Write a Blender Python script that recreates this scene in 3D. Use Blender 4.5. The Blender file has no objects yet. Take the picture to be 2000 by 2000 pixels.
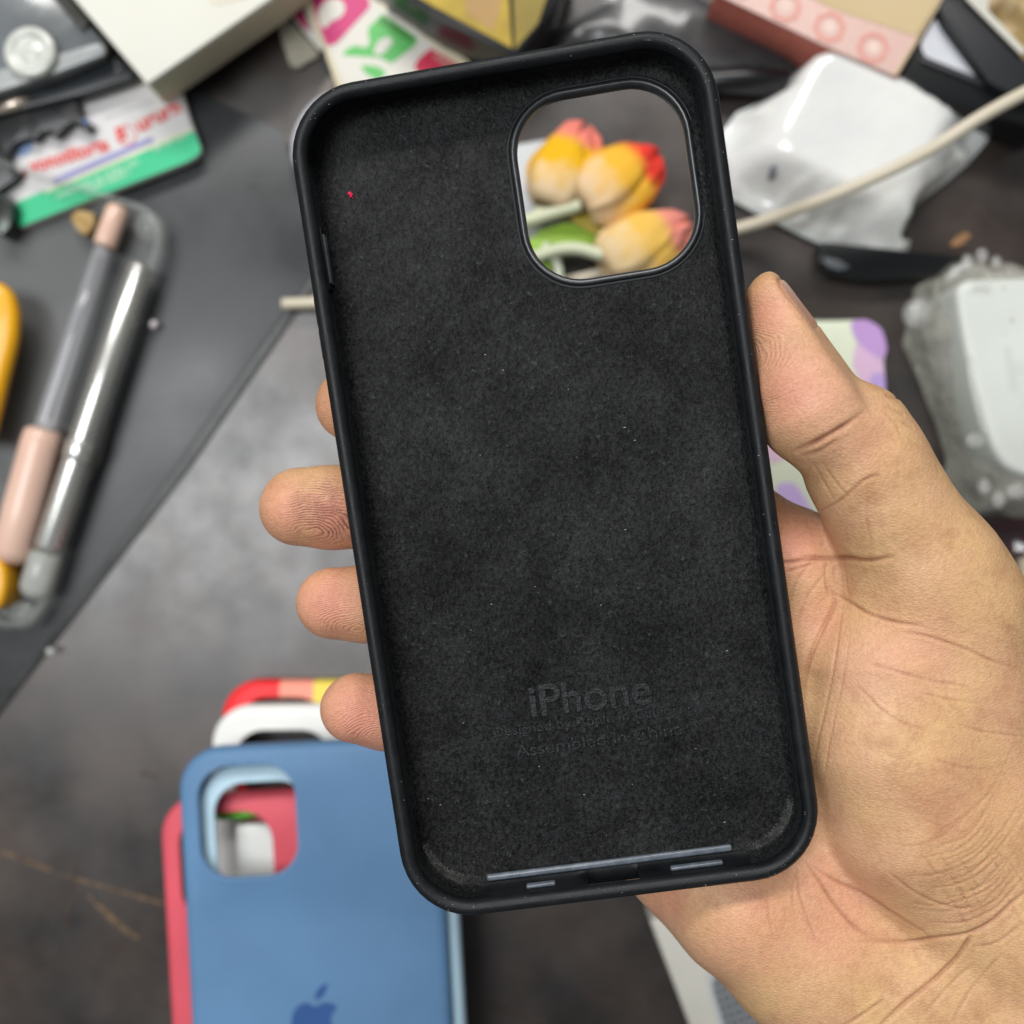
import bpy, bmesh, math, random
import numpy as np
from mathutils import Vector, Matrix, noise
from mathutils.geometry import tessellate_polygon, delaunay_2d_cdt

sc = bpy.context.scene
col = sc.collection
random.seed(7)
rng = np.random.default_rng(7)

# ------------------------------------------------------------------ camera
CZ = 0.34                       # camera height above the desk (metres)
K = 0.00051                     # half field of view / 1000: photo pixel -> metres per metre of depth
cam = bpy.data.cameras.new("camera")
cam.sensor_width = 36.0
cam.lens = 18.0 / 0.51
cam.clip_start = 0.005
cam.clip_end = 20.0
cam.dof.use_dof = True
cam.dof.focus_distance = 0.181
cam.dof.aperture_fstop = 10.2
camo = bpy.data.objects.new("camera", cam)
camo.location = (0, 0, CZ)
col.objects.link(camo)
sc.camera = camo

# ------------------------------------------------------------------ world and lamps (an indoor desk)
world = bpy.data.worlds.new("World")
sc.world = world
world.use_nodes = True
bg = world.node_tree.nodes["Background"]
bg.inputs[0].default_value = (0.93, 0.97, 1.0, 1)
bg.inputs[1].default_value = 0.18


def area(name, loc, target, sx, sy, power, colr=(1, 1, 1)):
    l = bpy.data.lights.new(name, 'AREA')
    l.shape = 'RECTANGLE'
    l.size, l.size_y = sx, sy
    l.energy = power
    l.color = colr
    o = bpy.data.objects.new(name, l)
    o.location = loc
    d = Vector(target) - Vector(loc)
    o.rotation_euler = d.to_track_quat('-Z', 'Y').to_euler()
    col.objects.link(o)
    return o


area("tube_lamp", (-0.10, 1.35, 1.45), (0, 0, 0.1), 1.3, 0.22, 27.0, (1.0, 0.985, 0.95))
area("ceiling_lamp", (-0.46, 0.06, 1.35), (-0.05, 0, 0.05), 0.50, 0.66, 11.8, (0.97, 0.99, 1.0))

sc.view_settings.view_transform = 'Standard'
sc.view_settings.look = 'None'
sc.view_settings.exposure = 0.0
sc.view_settings.gamma = 1.0
sc.view_settings.use_curve_mapping = False
sc.cycles.use_denoising = True
sc.cycles.max_bounces = 8
sc.cycles.transparent_max_bounces = 12
sc.cycles.caustics_reflective = False
sc.cycles.caustics_refractive = False


# ------------------------------------------------------------------ helpers
def W(px, py, z=0.0):
    """A point of the place seen at photo pixel (px, py), at height z above the desk."""
    d = CZ - z
    return Vector(((px - 1000) * K * d, (1000 - py) * K * d, z))


def s2l(r, g, b):
    def f(c):
        c /= 255.0
        return c / 12.92 if c <= 0.04045 else ((c + 0.055) / 1.055) ** 2.4
    return (f(r), f(g), f(b))


def tag(o, label=None, cat=None, group=None, kind=None):
    if label: o['label'] = label
    if cat: o['category'] = cat
    if group: o['group'] = group
    if kind: o['kind'] = kind
    return o


def empty(name, loc=(0, 0, 0), rz=0.0):
    o = bpy.data.objects.new(name, None)
    o.location = loc
    o.rotation_euler = (0, 0, rz)
    o.empty_display_size = 0.01
    col.objects.link(o)
    return o


def link(name, me, m, parent=None, smooth=False):
    if m is not None:
        me.materials.append(m)
    if smooth:
        me.polygons.foreach_set('use_smooth', [True] * len(me.polygons))
    o = bpy.data.objects.new(name, me)
    col.objects.link(o)
    if parent is not None:
        o.parent = parent
    return o


def mesh_from(name, verts, faces, m=None, parent=None, smooth=False):
    me = bpy.data.meshes.new(name)
    me.from_pydata([tuple(v) for v in verts], [], [tuple(f) for f in faces])
    me.update()
    return link(name, me, m, parent, smooth)


def bev(o, w, seg=3):
    md = o.modifiers.new("bevel", 'BEVEL')
    md.width = w
    md.segments = seg
    md.limit_method = 'ANGLE'
    md.angle_limit = math.radians(35)
    o.data.polygons.foreach_set('use_smooth', [True] * len(o.data.polygons))
    return o


# ---- materials
def mat(name, c, rough=0.5, c2=None, cs=40.0, bump=0.0, bs=300.0, metal=0.0, spec=0.5, coat=0.0,
        alpha=1.0, trans=0.0, sss=0.0, sheen=0.0, detail=4.0, rough2=None, lo=0.35, hi=0.65, bdist=0.001, ior=1.45):
    m = bpy.data.materials.new(name)
    m.use_nodes = True
    nt = m.node_tree
    b = nt.nodes["Principled BSDF"]
    I = b.inputs
    I["Base Color"].default_value = (*c, 1)
    I["Roughness"].default_value = rough
    I["Metallic"].default_value = metal
    I["Specular IOR Level"].default_value = spec
    I["IOR"].default_value = ior
    I["Coat Weight"].default_value = coat
    I["Coat Roughness"].default_value = 0.1
    I["Alpha"].default_value = alpha
    I["Transmission Weight"].default_value = trans
    if sheen:
        I["Sheen Weight"].default_value = sheen
        I["Sheen Roughness"].default_value = 0.4
    if sss:
        I["Subsurface Weight"].default_value = sss
        I["Subsurface Scale"].default_value = 0.003
        I["Subsurface Radius"].default_value = (1.0, 0.4, 0.2)
    tc = nt.nodes.new("ShaderNodeTexCoord")
    if c2 is not None or rough2 is not None:
        n = nt.nodes.new("ShaderNodeTexNoise")
        n.inputs["Scale"].default_value = cs
        n.inputs["Detail"].default_value = detail
        nt.links.new(tc.outputs["Object"], n.inputs["Vector"])
        if c2 is not None:
            r = nt.nodes.new("ShaderNodeValToRGB")
            r.color_ramp.elements[0].position = lo
            r.color_ramp.elements[1].position = hi
            r.color_ramp.elements[0].color = (*c, 1)
            r.color_ramp.elements[1].color = (*c2, 1)
            nt.links.new(n.outputs["Fac"], r.inputs["Fac"])
            nt.links.new(r.outputs["Color"], I["Base Color"])
        if rough2 is not None:
            mr = nt.nodes.new("ShaderNodeMapRange")
            mr.inputs["From Min"].default_value = lo
            mr.inputs["From Max"].default_value = hi
            mr.inputs["To Min"].default_value = rough
            mr.inputs["To Max"].default_value = rough2
            nt.links.new(n.outputs["Fac"], mr.inputs["Value"])
            nt.links.new(mr.outputs["Result"], I["Roughness"])
    if bump:
        n = nt.nodes.new("ShaderNodeTexNoise")
        n.inputs["Scale"].default_value = bs
        n.inputs["Detail"].default_value = 3
        bn = nt.nodes.new("ShaderNodeBump")
        bn.inputs["Strength"].default_value = bump
        bn.inputs["Distance"].default_value = bdist
        nt.links.new(tc.outputs["Object"], n.inputs["Vector"])
        nt.links.new(n.outputs["Fac"], bn.inputs["Height"])
        nt.links.new(bn.outputs["Normal"], I["Normal"])
    return m


def shade(c, f):
    return tuple(min(1.0, x * f) for x in c)


def plas(name, rgb, rough=0.4, **kw):
    c = s2l(*rgb)
    return mat(name, c, rough, c2=shade(c, 0.88), cs=kw.pop('cs', 30.0), **kw)


# ---- geometry builders (world metres)
def rrect(w, h, r, n=10, cx=0.0, cy=0.0, ns=6):
    """Rounded rectangle loop, counter-clockwise, evenly indexed (same count for any size)."""
    pts = []
    cs = [(w / 2 - r, h / 2 - r, 0), (-w / 2 + r, h / 2 - r, 90), (-w / 2 + r, -h / 2 + r, 180), (w / 2 - r, -h / 2 + r, 270)]
    for q in range(4):
        x, y, a0 = cs[q]
        for i in range(n + 1):
            a = math.radians(a0 + 90 * i / n)
            pts.append((cx + x + r * math.cos(a), cy + y + r * math.sin(a)))
        x2, y2, a2 = cs[(q + 1) % 4]
        p = pts[-1]
        a = math.radians(a2)
        e = (cx + x2 + r * math.cos(a), cy + y2 + r * math.sin(a))
        for i in range(1, ns):
            t = i / ns
            pts.append((p[0] + (e[0] - p[0]) * t, p[1] + (e[1] - p[1]) * t))
    return pts


def sweep(loops, closed_profile=False):
    """loops: list of equal-length point loops (3D). Returns verts, faces."""
    n = len(loops[0])
    V = [p for L in loops for p in L]
    F = []
    m = len(loops)
    for j in range(m if closed_profile else m - 1):
        a, b = j * n, ((j + 1) % m) * n
        for i in range(n):
            k = (i + 1) % n
            F.append((a + i, a + k, b + k, b + i))
    return V, F


def holed(outer, hole, z, flip=False):
    """Flat polygon with a hole."""
    polys = [[Vector((x, y, 0)) for x, y in outer]]
    if hole:
        polys.append([Vector((x, y, 0)) for x, y in hole])
    tri = tessellate_polygon(polys)
    flat = [p for L in polys for p in L]
    V = [(p.x, p.y, z) for p in flat]
    F = []
    for t in tri:
        a, b, c = (flat[i] for i in t)
        s = (b.x - a.x) * (c.y - a.y) - (b.y - a.y) * (c.x - a.x)
        t = tuple(t)
        if (s < 0) != flip:
            t = t[::-1]
        F.append(t)
    return V, F


def merge(parts):
    V, F = [], []
    for v, f in parts:
        o = len(V)
        V += list(v)
        F += [tuple(i + o for i in q) for q in f]
    return V, F


def prism_pts(pts, z0, z1):
    """pts: world (x,y) outline; closed solid between z0 and z1."""
    A = sum(pts[i][0] * pts[(i + 1) % len(pts)][1] - pts[(i + 1) % len(pts)][0] * pts[i][1] for i in range(len(pts)))
    if A < 0:
        pts = pts[::-1]
    n = len(pts)
    V = [(x, y, z0) for x, y in pts] + [(x, y, z1) for x, y in pts]
    F = [tuple(range(n))[::-1], tuple(range(n, 2 * n))]
    for i in range(n):
        k = (i + 1) % n
        F.append((i, k, k + n, i + n))
    return V, F


def rnd(pts, r, n=5):
    """Round the corners of a pixel outline."""
    out = []
    N = len(pts)
    for i in range(N):
        p0, p, p1 = Vector(pts[i - 1]), Vector(pts[i]), Vector(pts[(i + 1) % N])
        a = (p0 - p); b = (p1 - p)
        rr = min(r, a.length * 0.45, b.length * 0.45)
        A = p + a.normalized() * rr
        B = p + b.normalized() * rr
        for k in range(n + 1):
            t = k / n
            q = A * (1 - t) ** 2 + p * 2 * t * (1 - t) + B * t * t
            out.append((q.x, q.y))
    return out


def prism(name, px, z0, z1, m, parent=None, bevel=0.0006, r=0):
    """Solid whose top outline is seen at the photo pixels px."""
    if r:
        px = rnd(px, r)
    pts = [tuple(W(x, y, z1)[:2]) for x, y in px]
    V, F = prism_pts(pts, z0, z1)
    o = mesh_from(name, V, F, m, parent)
    if bevel:
        bev(o, bevel)
    return o


def tube_mesh(pts, rad, seg=14, cap=True, flat=1.0):
    """Round tube along 3D points with radius list."""
    P = [Vector(p) for p in pts]
    if not isinstance(rad, (list, tuple)):
        rad = [rad] * len(P)
    V, F = [], []
    up = Vector((0, 0, 1))
    for i, p in enumerate(P):
        t = (P[min(i + 1, len(P) - 1)] - P[max(i - 1, 0)]).normalized()
        s = t.cross(up)
        if s.length < 1e-4:
            s = Vector((1, 0, 0))
        s.normalize()
        u = s.cross(t).normalized()
        for k in range(seg):
            a = 2 * math.pi * k / seg
            V.append(p + (s * math.cos(a) + u * math.sin(a) * flat) * rad[i])
    for i in range(len(P) - 1):
        for k in range(seg):
            k2 = (k + 1) % seg
            F.append((i * seg + k, i * seg + k2, (i + 1) * seg + k2, (i + 1) * seg + k))
    if cap:
        F.append(tuple(range(seg))[::-1])
        F.append(tuple(range((len(P) - 1) * seg, len(P) * seg)))
    return V, F


def spline(pts, n=8):
    P = [Vector(p) for p in pts]
    out = []
    for i in range(len(P) - 1):
        p0, p1, p2, p3 = P[max(i - 1, 0)], P[i], P[i + 1], P[min(i + 2, len(P) - 1)]
        for k in range(n):
            t = k / n
            out.append(0.5 * ((2 * p1) + (p2 - p0) * t + (2 * p0 - 5 * p1 + 4 * p2 - p3) * t * t + (3 * p1 - p0 - 3 * p2 + p3) * t ** 3))
    out.append(P[-1])
    return out


def lathe(prof, seg=48):
    V, F = [], []
    for r, z in prof:
        for k in range(seg):
            a = 2 * math.pi * k / seg
            V.append((r * math.cos(a), r * math.sin(a), z))
    for i in range(len(prof) - 1):
        for k in range(seg):
            k2 = (k + 1) % seg
            F.append((i * seg + k, i * seg + k2, (i + 1) * seg + k2, (i + 1) * seg + k))
    F.append(tuple(range(seg))[::-1])
    F.append(tuple(range((len(prof) - 1) * seg, len(prof) * seg)))
    return V, F


def heightfield(name, outline, zf, step, m, parent=None, zbot=0.0):
    """A soft sheet over a world outline whose height is zf(x, y, distance_to_edge); closed underneath."""
    xs = [p[0] for p in outline]; ys = [p[1] for p in outline]
    O = np.array(outline)
    A, B = O, np.roll(O, -1, 0)

    def dist(p):
        ab = B - A
        t = np.clip(((p - A) * ab).sum(1) / (ab * ab).sum(1), 0, 1)
        return np.sqrt((((A + ab * t[:, None]) - p) ** 2).sum(1)).min()

    def inside(p):
        c = False
        for (x0, y0), (x1, y1) in zip(A, B):
            if (y0 > p[1]) != (y1 > p[1]) and p[0] < (x1 - x0) * (p[1] - y0) / (y1 - y0) + x0:
                c = not c
        return c
    pts = [Vector(p) for p in outline]
    nb = len(pts)
    x = min(xs)
    while x < max(xs):
        y = min(ys)
        while y < max(ys):
            p = np.array((x + random.uniform(-.2, .2) * step, y + random.uniform(-.2, .2) * step))
            if inside(p) and dist(p) > step * 0.45:
                pts.append(Vector(p))
            y += step
        x += step
    vv, ee, ff, *_ = delaunay_2d_cdt(pts, [], [list(range(nb))], 1, 1e-7)
    V, n = [], len(vv)
    for p in vv:
        V.append((p.x, p.y, zf(p.x, p.y, dist(np.array(p)))))
    for p in vv:
        V.append((p.x, p.y, zbot))
    F = [tuple(f) for f in ff] + [tuple(i + n for i in f)[::-1] for f in ff]
    me = bpy.data.meshes.new(name)
    me.from_pydata(V, [], F)
    bm = bmesh.new(); bm.from_mesh(me)
    bmesh.ops.recalc_face_normals(bm, faces=bm.faces)
    bm.to_mesh(me); bm.free()
    return link(name, me, m, parent, True)


def text_mesh(name, body, loc, size, rz, m, parent=None, ext=0.00005, align='LEFT', scale=(1, 1), tilt=None):
    cu = bpy.data.curves.new(name, 'FONT')
    cu.body = body
    cu.size = size
    cu.extrude = ext
    cu.align_x = align
    cu.offset = size * 0.03
    cu.resolution_u = 3
    t = bpy.data.objects.new(name + "_tmp", cu)
    col.objects.link(t)
    dg = bpy.context.evaluated_depsgraph_get()
    me = bpy.data.meshes.new_from_object(t.evaluated_get(dg))
    bpy.data.objects.remove(t)
    me.materials.clear()
    o = link(name, me, m, parent)
    o.location = loc
    o.rotation_euler = (0, 0, rz)
    o.scale = (scale[0], scale[1], 1)
    return o


def flat_poly(name, px, z, m, parent=None, r=0, n=5, th=0.0001):
    if r:
        px = rnd(px, r, n)
    V, F = prism_pts([tuple(W(x, y, z)[:2]) for x, y in px], z - th, z)
    return mesh_from(name, V, F, m, parent)
#@@HEAD_END

# ------------------------------------------------------------------ the desk
def desk_material():
    m = mat("desk_laminate", s2l(30, 25, 23), 0.42, c2=s2l(64, 53, 47), cs=30.0, bump=0.05, bs=900.0, spec=1.0, rough2=0.52)
    nt = m.node_tree
    b = nt.nodes["Principled BSDF"]
    # smudges that change the gloss
    tc = nt.nodes.new("ShaderNodeTexCoord")
    n = nt.nodes.new("ShaderNodeTexNoise"); n.inputs["Scale"].default_value = 38; n.inputs["Detail"].default_value = 7
    n.inputs["Roughness"].default_value = 0.62
    mr = nt.nodes.new("ShaderNodeMapRange")
    mr.inputs["From Min"].default_value = 0.3; mr.inputs["From Max"].default_value = 0.7
    mr.inputs["To Min"].default_value = 0.27; mr.inputs["To Max"].default_value = 0.43
    nt.links.new(tc.outputs["Object"], n.inputs["Vector"])
    nt.links.new(n.outputs["Fac"], mr.inputs["Value"])
    nt.links.new(mr.outputs["Result"], b.inputs["Roughness"])
    return m


M_desk = desk_material()
desk = mesh_from("desk", *prism_pts([(-0.6, -0.6), (0.6, -0.6), (0.6, 0.6), (-0.6, 0.6)], -0.03, 0.0), M_desk)
tag(desk, "dark brown black laminate desk top under all the clutter", kind='structure')
M_scr = mat("worn_scratch", s2l(84, 66, 52), 0.7, c2=s2l(150, 122, 92), cs=260, alpha=0.62)
M_scr2 = mat("worn_scratch_dull", s2l(72, 58, 50), 0.7, c2=s2l(96, 76, 64), cs=300, alpha=0.55)


def streak(pts, wid, m=M_scr, z=0.0002):
    """A tapered worn scratch lying in the desk surface."""
    P = spline([tuple(W(x, y, 0)) for x, y in pts], 6)
    n = len(P)
    V, F = [], []
    for i, p in enumerate(P):
        t = (P[min(i + 1, n - 1)] - P[max(i - 1, 0)]).normalized()
        s = Vector((-t.y, t.x, 0))
        w = wid * K * CZ * math.sin(math.pi * min(max((i + 0.5) / n, 0.02), 0.98)) ** 0.6 * (0.45 + 0.9 * abs(noise.noise(p * 260)))
        V += [tuple(p + s * w + Vector((0, 0, z))), tuple(p - s * w + Vector((0, 0, z)))]
    for i in range(n - 1):
        F.append((2 * i, 2 * i + 2, 2 * i + 3, 2 * i + 1))
    return V, F


mesh_from("scratch", *streak([(-20, 1655), (30, 1672), (75, 1690), (105, 1700)], 6), M_scr, desk)
mesh_from("scratch", *streak([(115, 1705), (170, 1722), (250, 1745), (345, 1772)], 6), M_scr, desk)
mesh_from("scratch", *streak([(172, 1748), (205, 1780), (240, 1812), (270, 1832)], 10), M_scr, desk)
mesh_from("scratch", *streak([(160, 1650), (150, 1690), (140, 1750), (125, 1825)], 5), M_scr2, desk)
mesh_from("scratch", *streak([(940, 1958), (975, 1968), (1010, 1980), (1070, 1998)], 6), M_scr2, desk)
mesh_from("scratch", *streak([(1140, 1940), (1190, 1952), (1250, 1968)], 5), M_scr2, desk)
mesh_from("scratch", *streak([(1878, 335), (1900, 390), (1940, 440), (1990, 480), (2050, 510)], 3), M_scr2, desk)
mesh_from("scratch", *streak([(270, 1508), (290, 1512), (312, 1520)], 4), M_scr2, desk)

# thin dark board with a raised lip
M_board = mat("grey_board", s2l(44, 46, 48), 0.30, c2=s2l(62, 64, 67), cs=25, bump=0.06, bs=700, rough2=0.42, spec=0.5, detail=6)
bd = empty("board", W(200, 900, 0))
tag(bd, "thin dark grey board under the clear case, long lip edge running diagonally", "board")
bd_inv = bd.location


def px_prism_local(name, px, z0, z1, m, parent, bevel=0.0005, r=0):
    o = prism(name, px, z0, z1, m, None, bevel, r)
    o.parent = parent
    o.matrix_parent_inverse = Matrix.Translation(-parent.location)
    return o


px_prism_local("panel", [(380, 178), (705, 322), (620, 520), (560, 602), (350, 902), (140, 1180), (-60, 1440), (-400, 1300), (-400, 100)], 0.0002, 0.0010, M_board, bd, 0.0002)
M_lip = mat("board_lip", s2l(40, 40, 40), 0.34, c2=s2l(66, 66, 64), cs=80, spec=0.6)
px_prism_local("edge_lip", [(706, 323), (622, 521), (562, 603), (352, 903), (142, 1181), (-58, 1441), (-49, 1448), (151, 1190), (364, 912), (572, 610), (634, 527), (718, 328)], 0.0002, 0.0011, M_lip, bd, 0.0001)
M_gr = mat("groove_dark", (0.008, 0.008, 0.009), 0.4)
px_prism_local("groove", [(704, 322), (620, 520), (560, 602), (350, 902), (140, 1180), (-60, 1440), (-56, 1443), (144, 1184), (354, 906), (564, 606), (624, 523), (708, 325)], 0.00108, 0.00118, M_gr, bd, 0)
px_prism_local("groove", [(718, 329), (634, 528), (573, 611), (365, 913), (152, 1191), (-48, 1449), (-46, 1451), (154, 1193), (368, 915), (576, 613), (637, 530), (721, 331)], 0.0002, 0.00105, M_gr, bd, 0)


def adopt(parent, *objs):
    """Parent objects that were built in world coordinates."""
    bpy.context.view_layer.update()
    for o in objs:
        o.parent = parent
        o.matrix_parent_inverse = Matrix.Translation(-parent.location)
    return objs[0]


# ------------------------------------------------------------------ phone cases
mm = 0.001


def case_geometry(w, l, depth, r, hole, wall=3.0, hole_r=9.5):
    """Open tray, back at z=0, opening at z=depth. hole=(cx, cy, w, h) in mm seen from the opening. mm in, metres out."""
    s = depth / 10.5
    prof = [(3.6, 0.0), (2.6, 0.12), (1.6, 0.5), (0.8, 1.2), (0.25, 2.2), (0.0, 3.4), (0.0, 6.8), (0.1, 8.6), (0.45, 9.7), (1.0, 10.3), (1.6, 10.5),
            (2.2, 10.4), (2.65, 10.0), (wall, 9.3), (wall - 0.05, 9.0), (wall - 0.7, 8.5), (wall - 0.8, 7.8), (wall - 0.8, 4.2), (wall - 0.6, 3.0), (wall + 0.1, 2.1), (wall + 1.0, 1.6)]
    loops = []
    for o, h in prof:
        L = rrect(w - 2 * o, l - 2 * o, r - o)
        loops.append([(x * mm, y * mm, h * s * mm) for x, y in L])
    return loops, s


def make_shell(w, l, depth, r, hole, hole_r=9.5, wall=3.0, port=None):
    loops, s = case_geometry(w, l, depth, r, hole, wall, hole_r)
    V, F = sweep(loops)
    n = len(loops[0])
    if port:
        # charging port: leave the wall open between x0..x1 on the bottom side, and line the opening
        x0, x1, j0, j1, k0, k1 = port
        keep = []
        cols = [i for i in range(n) if loops[5][i][1] < 0 and x0 * mm <= (loops[5][i][0] + loops[5][(i + 1) % n][0]) / 2 <= x1 * mm
                and abs(loops[5][i][1] - loops[5][(i + 1) % n][1]) < 1e-6]
        rows = set(range(j0, j1)) | set(range(k0, k1))
        for idx, f in enumerate(F):
            j, i = divmod(idx, n)
            if i in cols and j in rows:
                continue
            keep.append(f)
        a, b = min(cols), max(cols) + 1
        vi = lambda j, i: j * n + (i % n)
        for i in range(a, b):     # lower and upper lining of the opening
            keep.append((vi(j0, i), vi(j0, i + 1), vi(k1, i + 1), vi(k1, i)))
            keep.append((vi(j1, i), vi(k0, i), vi(k0, i + 1), vi(j1, i + 1)))
        keep.append((vi(j0, a), vi(k1, a), vi(k0, a), vi(j1, a)))
        keep.append((vi(j0, b), vi(j1, b), vi(k0, b), vi(k1, b)))
        F = keep
    outl = [(p[0], p[1]) for p in loops[0]]
    inl = [(p[0], p[1]) for p in loops[-1]]
    hl = None
    parts = [(V, F)]
    if hole:
        cx, cy, hw, hh = hole
        H = lambda o: [(x * mm, y * mm) for x, y in rrect(hw + 2 * o, hh + 2 * o, hole_r + o, 10, cx, cy)]
        parts.append(holed(outl, H(1.1), 0.0, True))
        parts.append(holed(inl, H(1.1), 1.6 * mm))
        ring = [(1.1, 0.0), (0.55, -0.22), (0.1, -0.1), (0.0, 0.3), (0.0, 1.3), (1.1, 1.6)]
        parts.append(sweep([[(x, y, h * mm) for x, y in H(o)] for o, h in ring]))
    else:
        parts.append(holed(outl, None, 0.0, True))
        parts.append(holed(inl, None, 1.6 * mm))
    return merge(parts), s


def finish(me_obj):
    bm = bmesh.new(); bm.from_mesh(me_obj.data)
    bmesh.ops.remove_doubles(bm, verts=bm.verts, dist=1e-6)
    bmesh.ops.recalc_face_normals(bm, faces=bm.faces)
    bm.to_mesh(me_obj.data); bm.free()
    me_obj.data.polygons.foreach_set('use_smooth', [True] * len(me_obj.data.polygons))
    md = me_obj.modifiers.new("edges", 'WEIGHTED_NORMAL') if False else None
    return me_obj


# ---- pose of the case in the hand (fitted to its four edges in the photograph)
R = Matrix(((0.98750201, -0.14768221, -0.05504305), (0.14525649, 0.98833549, -0.04575488), (0.06115818, 0.03718768, 0.99743509)))
RIM_H = 8.0                    # mm, height of the silhouette above the back
C_OUT = Vector((0.00769154, 0.00498182, -0.1783272 + CZ))
CASE_O = C_OUT - R @ Vector((0, 0, RIM_H * mm))
CASE_M = Matrix.Translation(CASE_O) @ R.to_4x4()
CASE_MI = CASE_M.inverted()


def LC(px, py, h):
    """Case-local point (metres) seen at pixel (px, py) on the plane h mm above the case's back."""
    d = Vector(((px - 1000) * K, (1000 - py) * K, -1.0))
    o = CASE_MI @ Vector((0, 0, CZ))
    dl = R.transposed() @ d
    t = (h * mm - o.z) / dl.z
    return o + dl * t


def WC(px, py, h):
    return CASE_M @ LC(px, py, h)


M_rubber = mat("black_silicone", s2l(15, 18, 21), 0.44, c2=s2l(21, 24, 27), cs=300, bump=0.22, bs=2600, spec=0.36, rough2=0.56, bdist=0.0002)
M_rim = mat("glossy_black_plastic", s2l(30, 32, 34), 0.36, c2=s2l(44, 46, 49), cs=500, bump=0.05, bs=900, spec=1.0, bdist=0.0002)
M_insert = mat("grey_black_plastic", s2l(84, 91, 100), 0.28, c2=s2l(104, 112, 121), cs=600, spec=0.6, bump=0.05, bs=1500, bdist=0.0002)


def suede():
    m = bpy.data.materials.new("black_suede")
    m.use_nodes = True
    nt = m.node_tree; N = nt.nodes; Lk = nt.links
    b = N["Principled BSDF"]
    b.inputs["Roughness"].default_value = 0.5
    b.inputs["Specular IOR Level"].default_value = 0.22
    b.inputs["Sheen Weight"].default_value = 0.03
    b.inputs["Sheen Roughness"].default_value = 0.45
    b.inputs["Sheen Tint"].default_value = (0.85, 0.95, 1.0, 1)
    tc = N.new("ShaderNodeTexCoord")

    def noi(scale, detail, rough=0.5, vec=None, dist=0.0):
        n = N.new("ShaderNodeTexNoise")
        n.inputs["Scale"].default_value = scale; n.inputs["Detail"].default_value = detail
        n.inputs["Roughness"].default_value = rough
        n.inputs["Distortion"].default_value = dist
        Lk.new(vec if vec is not None else tc.outputs["Object"], n.inputs["Vector"])
        return n.outputs["Fac"]
    # nap brushed in soft patches, fine fibres on top
    patch = noi(58, 8, 0.68, dist=0.3)
    mp = N.new("ShaderNodeMapping")
    mp.inputs["Scale"].default_value = (1.0, 0.6, 1.0)
    mp.inputs["Rotation"].default_value = (0, 0, 0.5)
    Lk.new(tc.outputs["Object"], mp.inputs["Vector"])
    fib = noi(1900, 3, 0.7, mp.outputs["Vector"])
    fine = noi(900, 3, 0.7)

    def ramp(fac, p0, p1, c0, c1):
        r = N.new("ShaderNodeValToRGB")
        r.color_ramp.elements[0].position = p0; r.color_ramp.elements[1].position = p1
        r.color_ramp.elements[0].color = (*c0, 1); r.color_ramp.elements[1].color = (*c1, 1)
        Lk.new(fac, r.inputs["Fac"])
        return r.outputs["Color"]

    def mix(mode, f, a, c):
        x = N.new("ShaderNodeMix"); x.data_type = 'RGBA'; x.blend_type = mode
        x.inputs[0].default_value = f
        Lk.new(a, x.inputs[6]); Lk.new(c, x.inputs[7])
        return x.outputs[2]
    base = ramp(patch, 0.36, 0.66, s2l(11, 11, 12), s2l(18, 18, 19))
    sp = ramp(fib, 0.38, 0.70, (0.15, 0.15, 0.15), (5.0, 5.1, 5.0))
    out = mix('MULTIPLY', 0.85, base, sp)
    gr = ramp(fine, 0.62, 0.74, (0, 0, 0), (0.035, 0.038, 0.038))
    out = mix('ADD', 1.0, out, gr)
    Lk.new(out, b.inputs["Base Color"])
    sm = N.new("ShaderNodeMapRange"); sm.inputs["From Min"].default_value = 0.36; sm.inputs["From Max"].default_value = 0.66
    sm.inputs["To Min"].default_value = 0.10; sm.inputs["To Max"].default_value = 0.22
    Lk.new(patch, sm.inputs["Value"]); Lk.new(sm.outputs["Result"], b.inputs["Specular IOR Level"])
    bn = N.new("ShaderNodeBump"); bn.inputs["Strength"].default_value = 0.8; bn.inputs["Distance"].default_value = 0.0003
    ad = N.new("ShaderNodeMath"); ad.operation = 'ADD'
    Lk.new(fib, ad.inputs[0]); Lk.new(fine, ad.inputs[1])
    Lk.new(ad.outputs[0], bn.inputs["Height"])
    Lk.new(bn.outputs["Normal"], b.inputs["Normal"])
    return m


M_suede = suede()
CW, CL, CD = 75.5, 150.3, 10.5
# camera opening measured on the floor plane
a_ = LC(1018, 360, 1.8); b_ = LC(1350, 350, 1.8); t_ = LC(1180, 176, 1.8); d_ = LC(1185, 537, 1.8)
HOLE = ((a_.x + b_.x) / 2 / mm, (t_.y + d_.y) / 2 / mm, (b_.x - a_.x) / mm, (t_.y - d_.y) / mm)
case = empty("phone_case")
case.matrix_world = CASE_M
tag(case, "black silicone phone case with dark suede lining, open side up, held in the hand", "phone case")
PORT = (LC(1150, 1730, 5).x / mm, LC(1250, 1722, 5).x / mm)
(V, F), _s = make_shell(CW, CL, CD, 12.8, HOLE, hole_r=9.6, wall=3.1, port=None)


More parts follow.
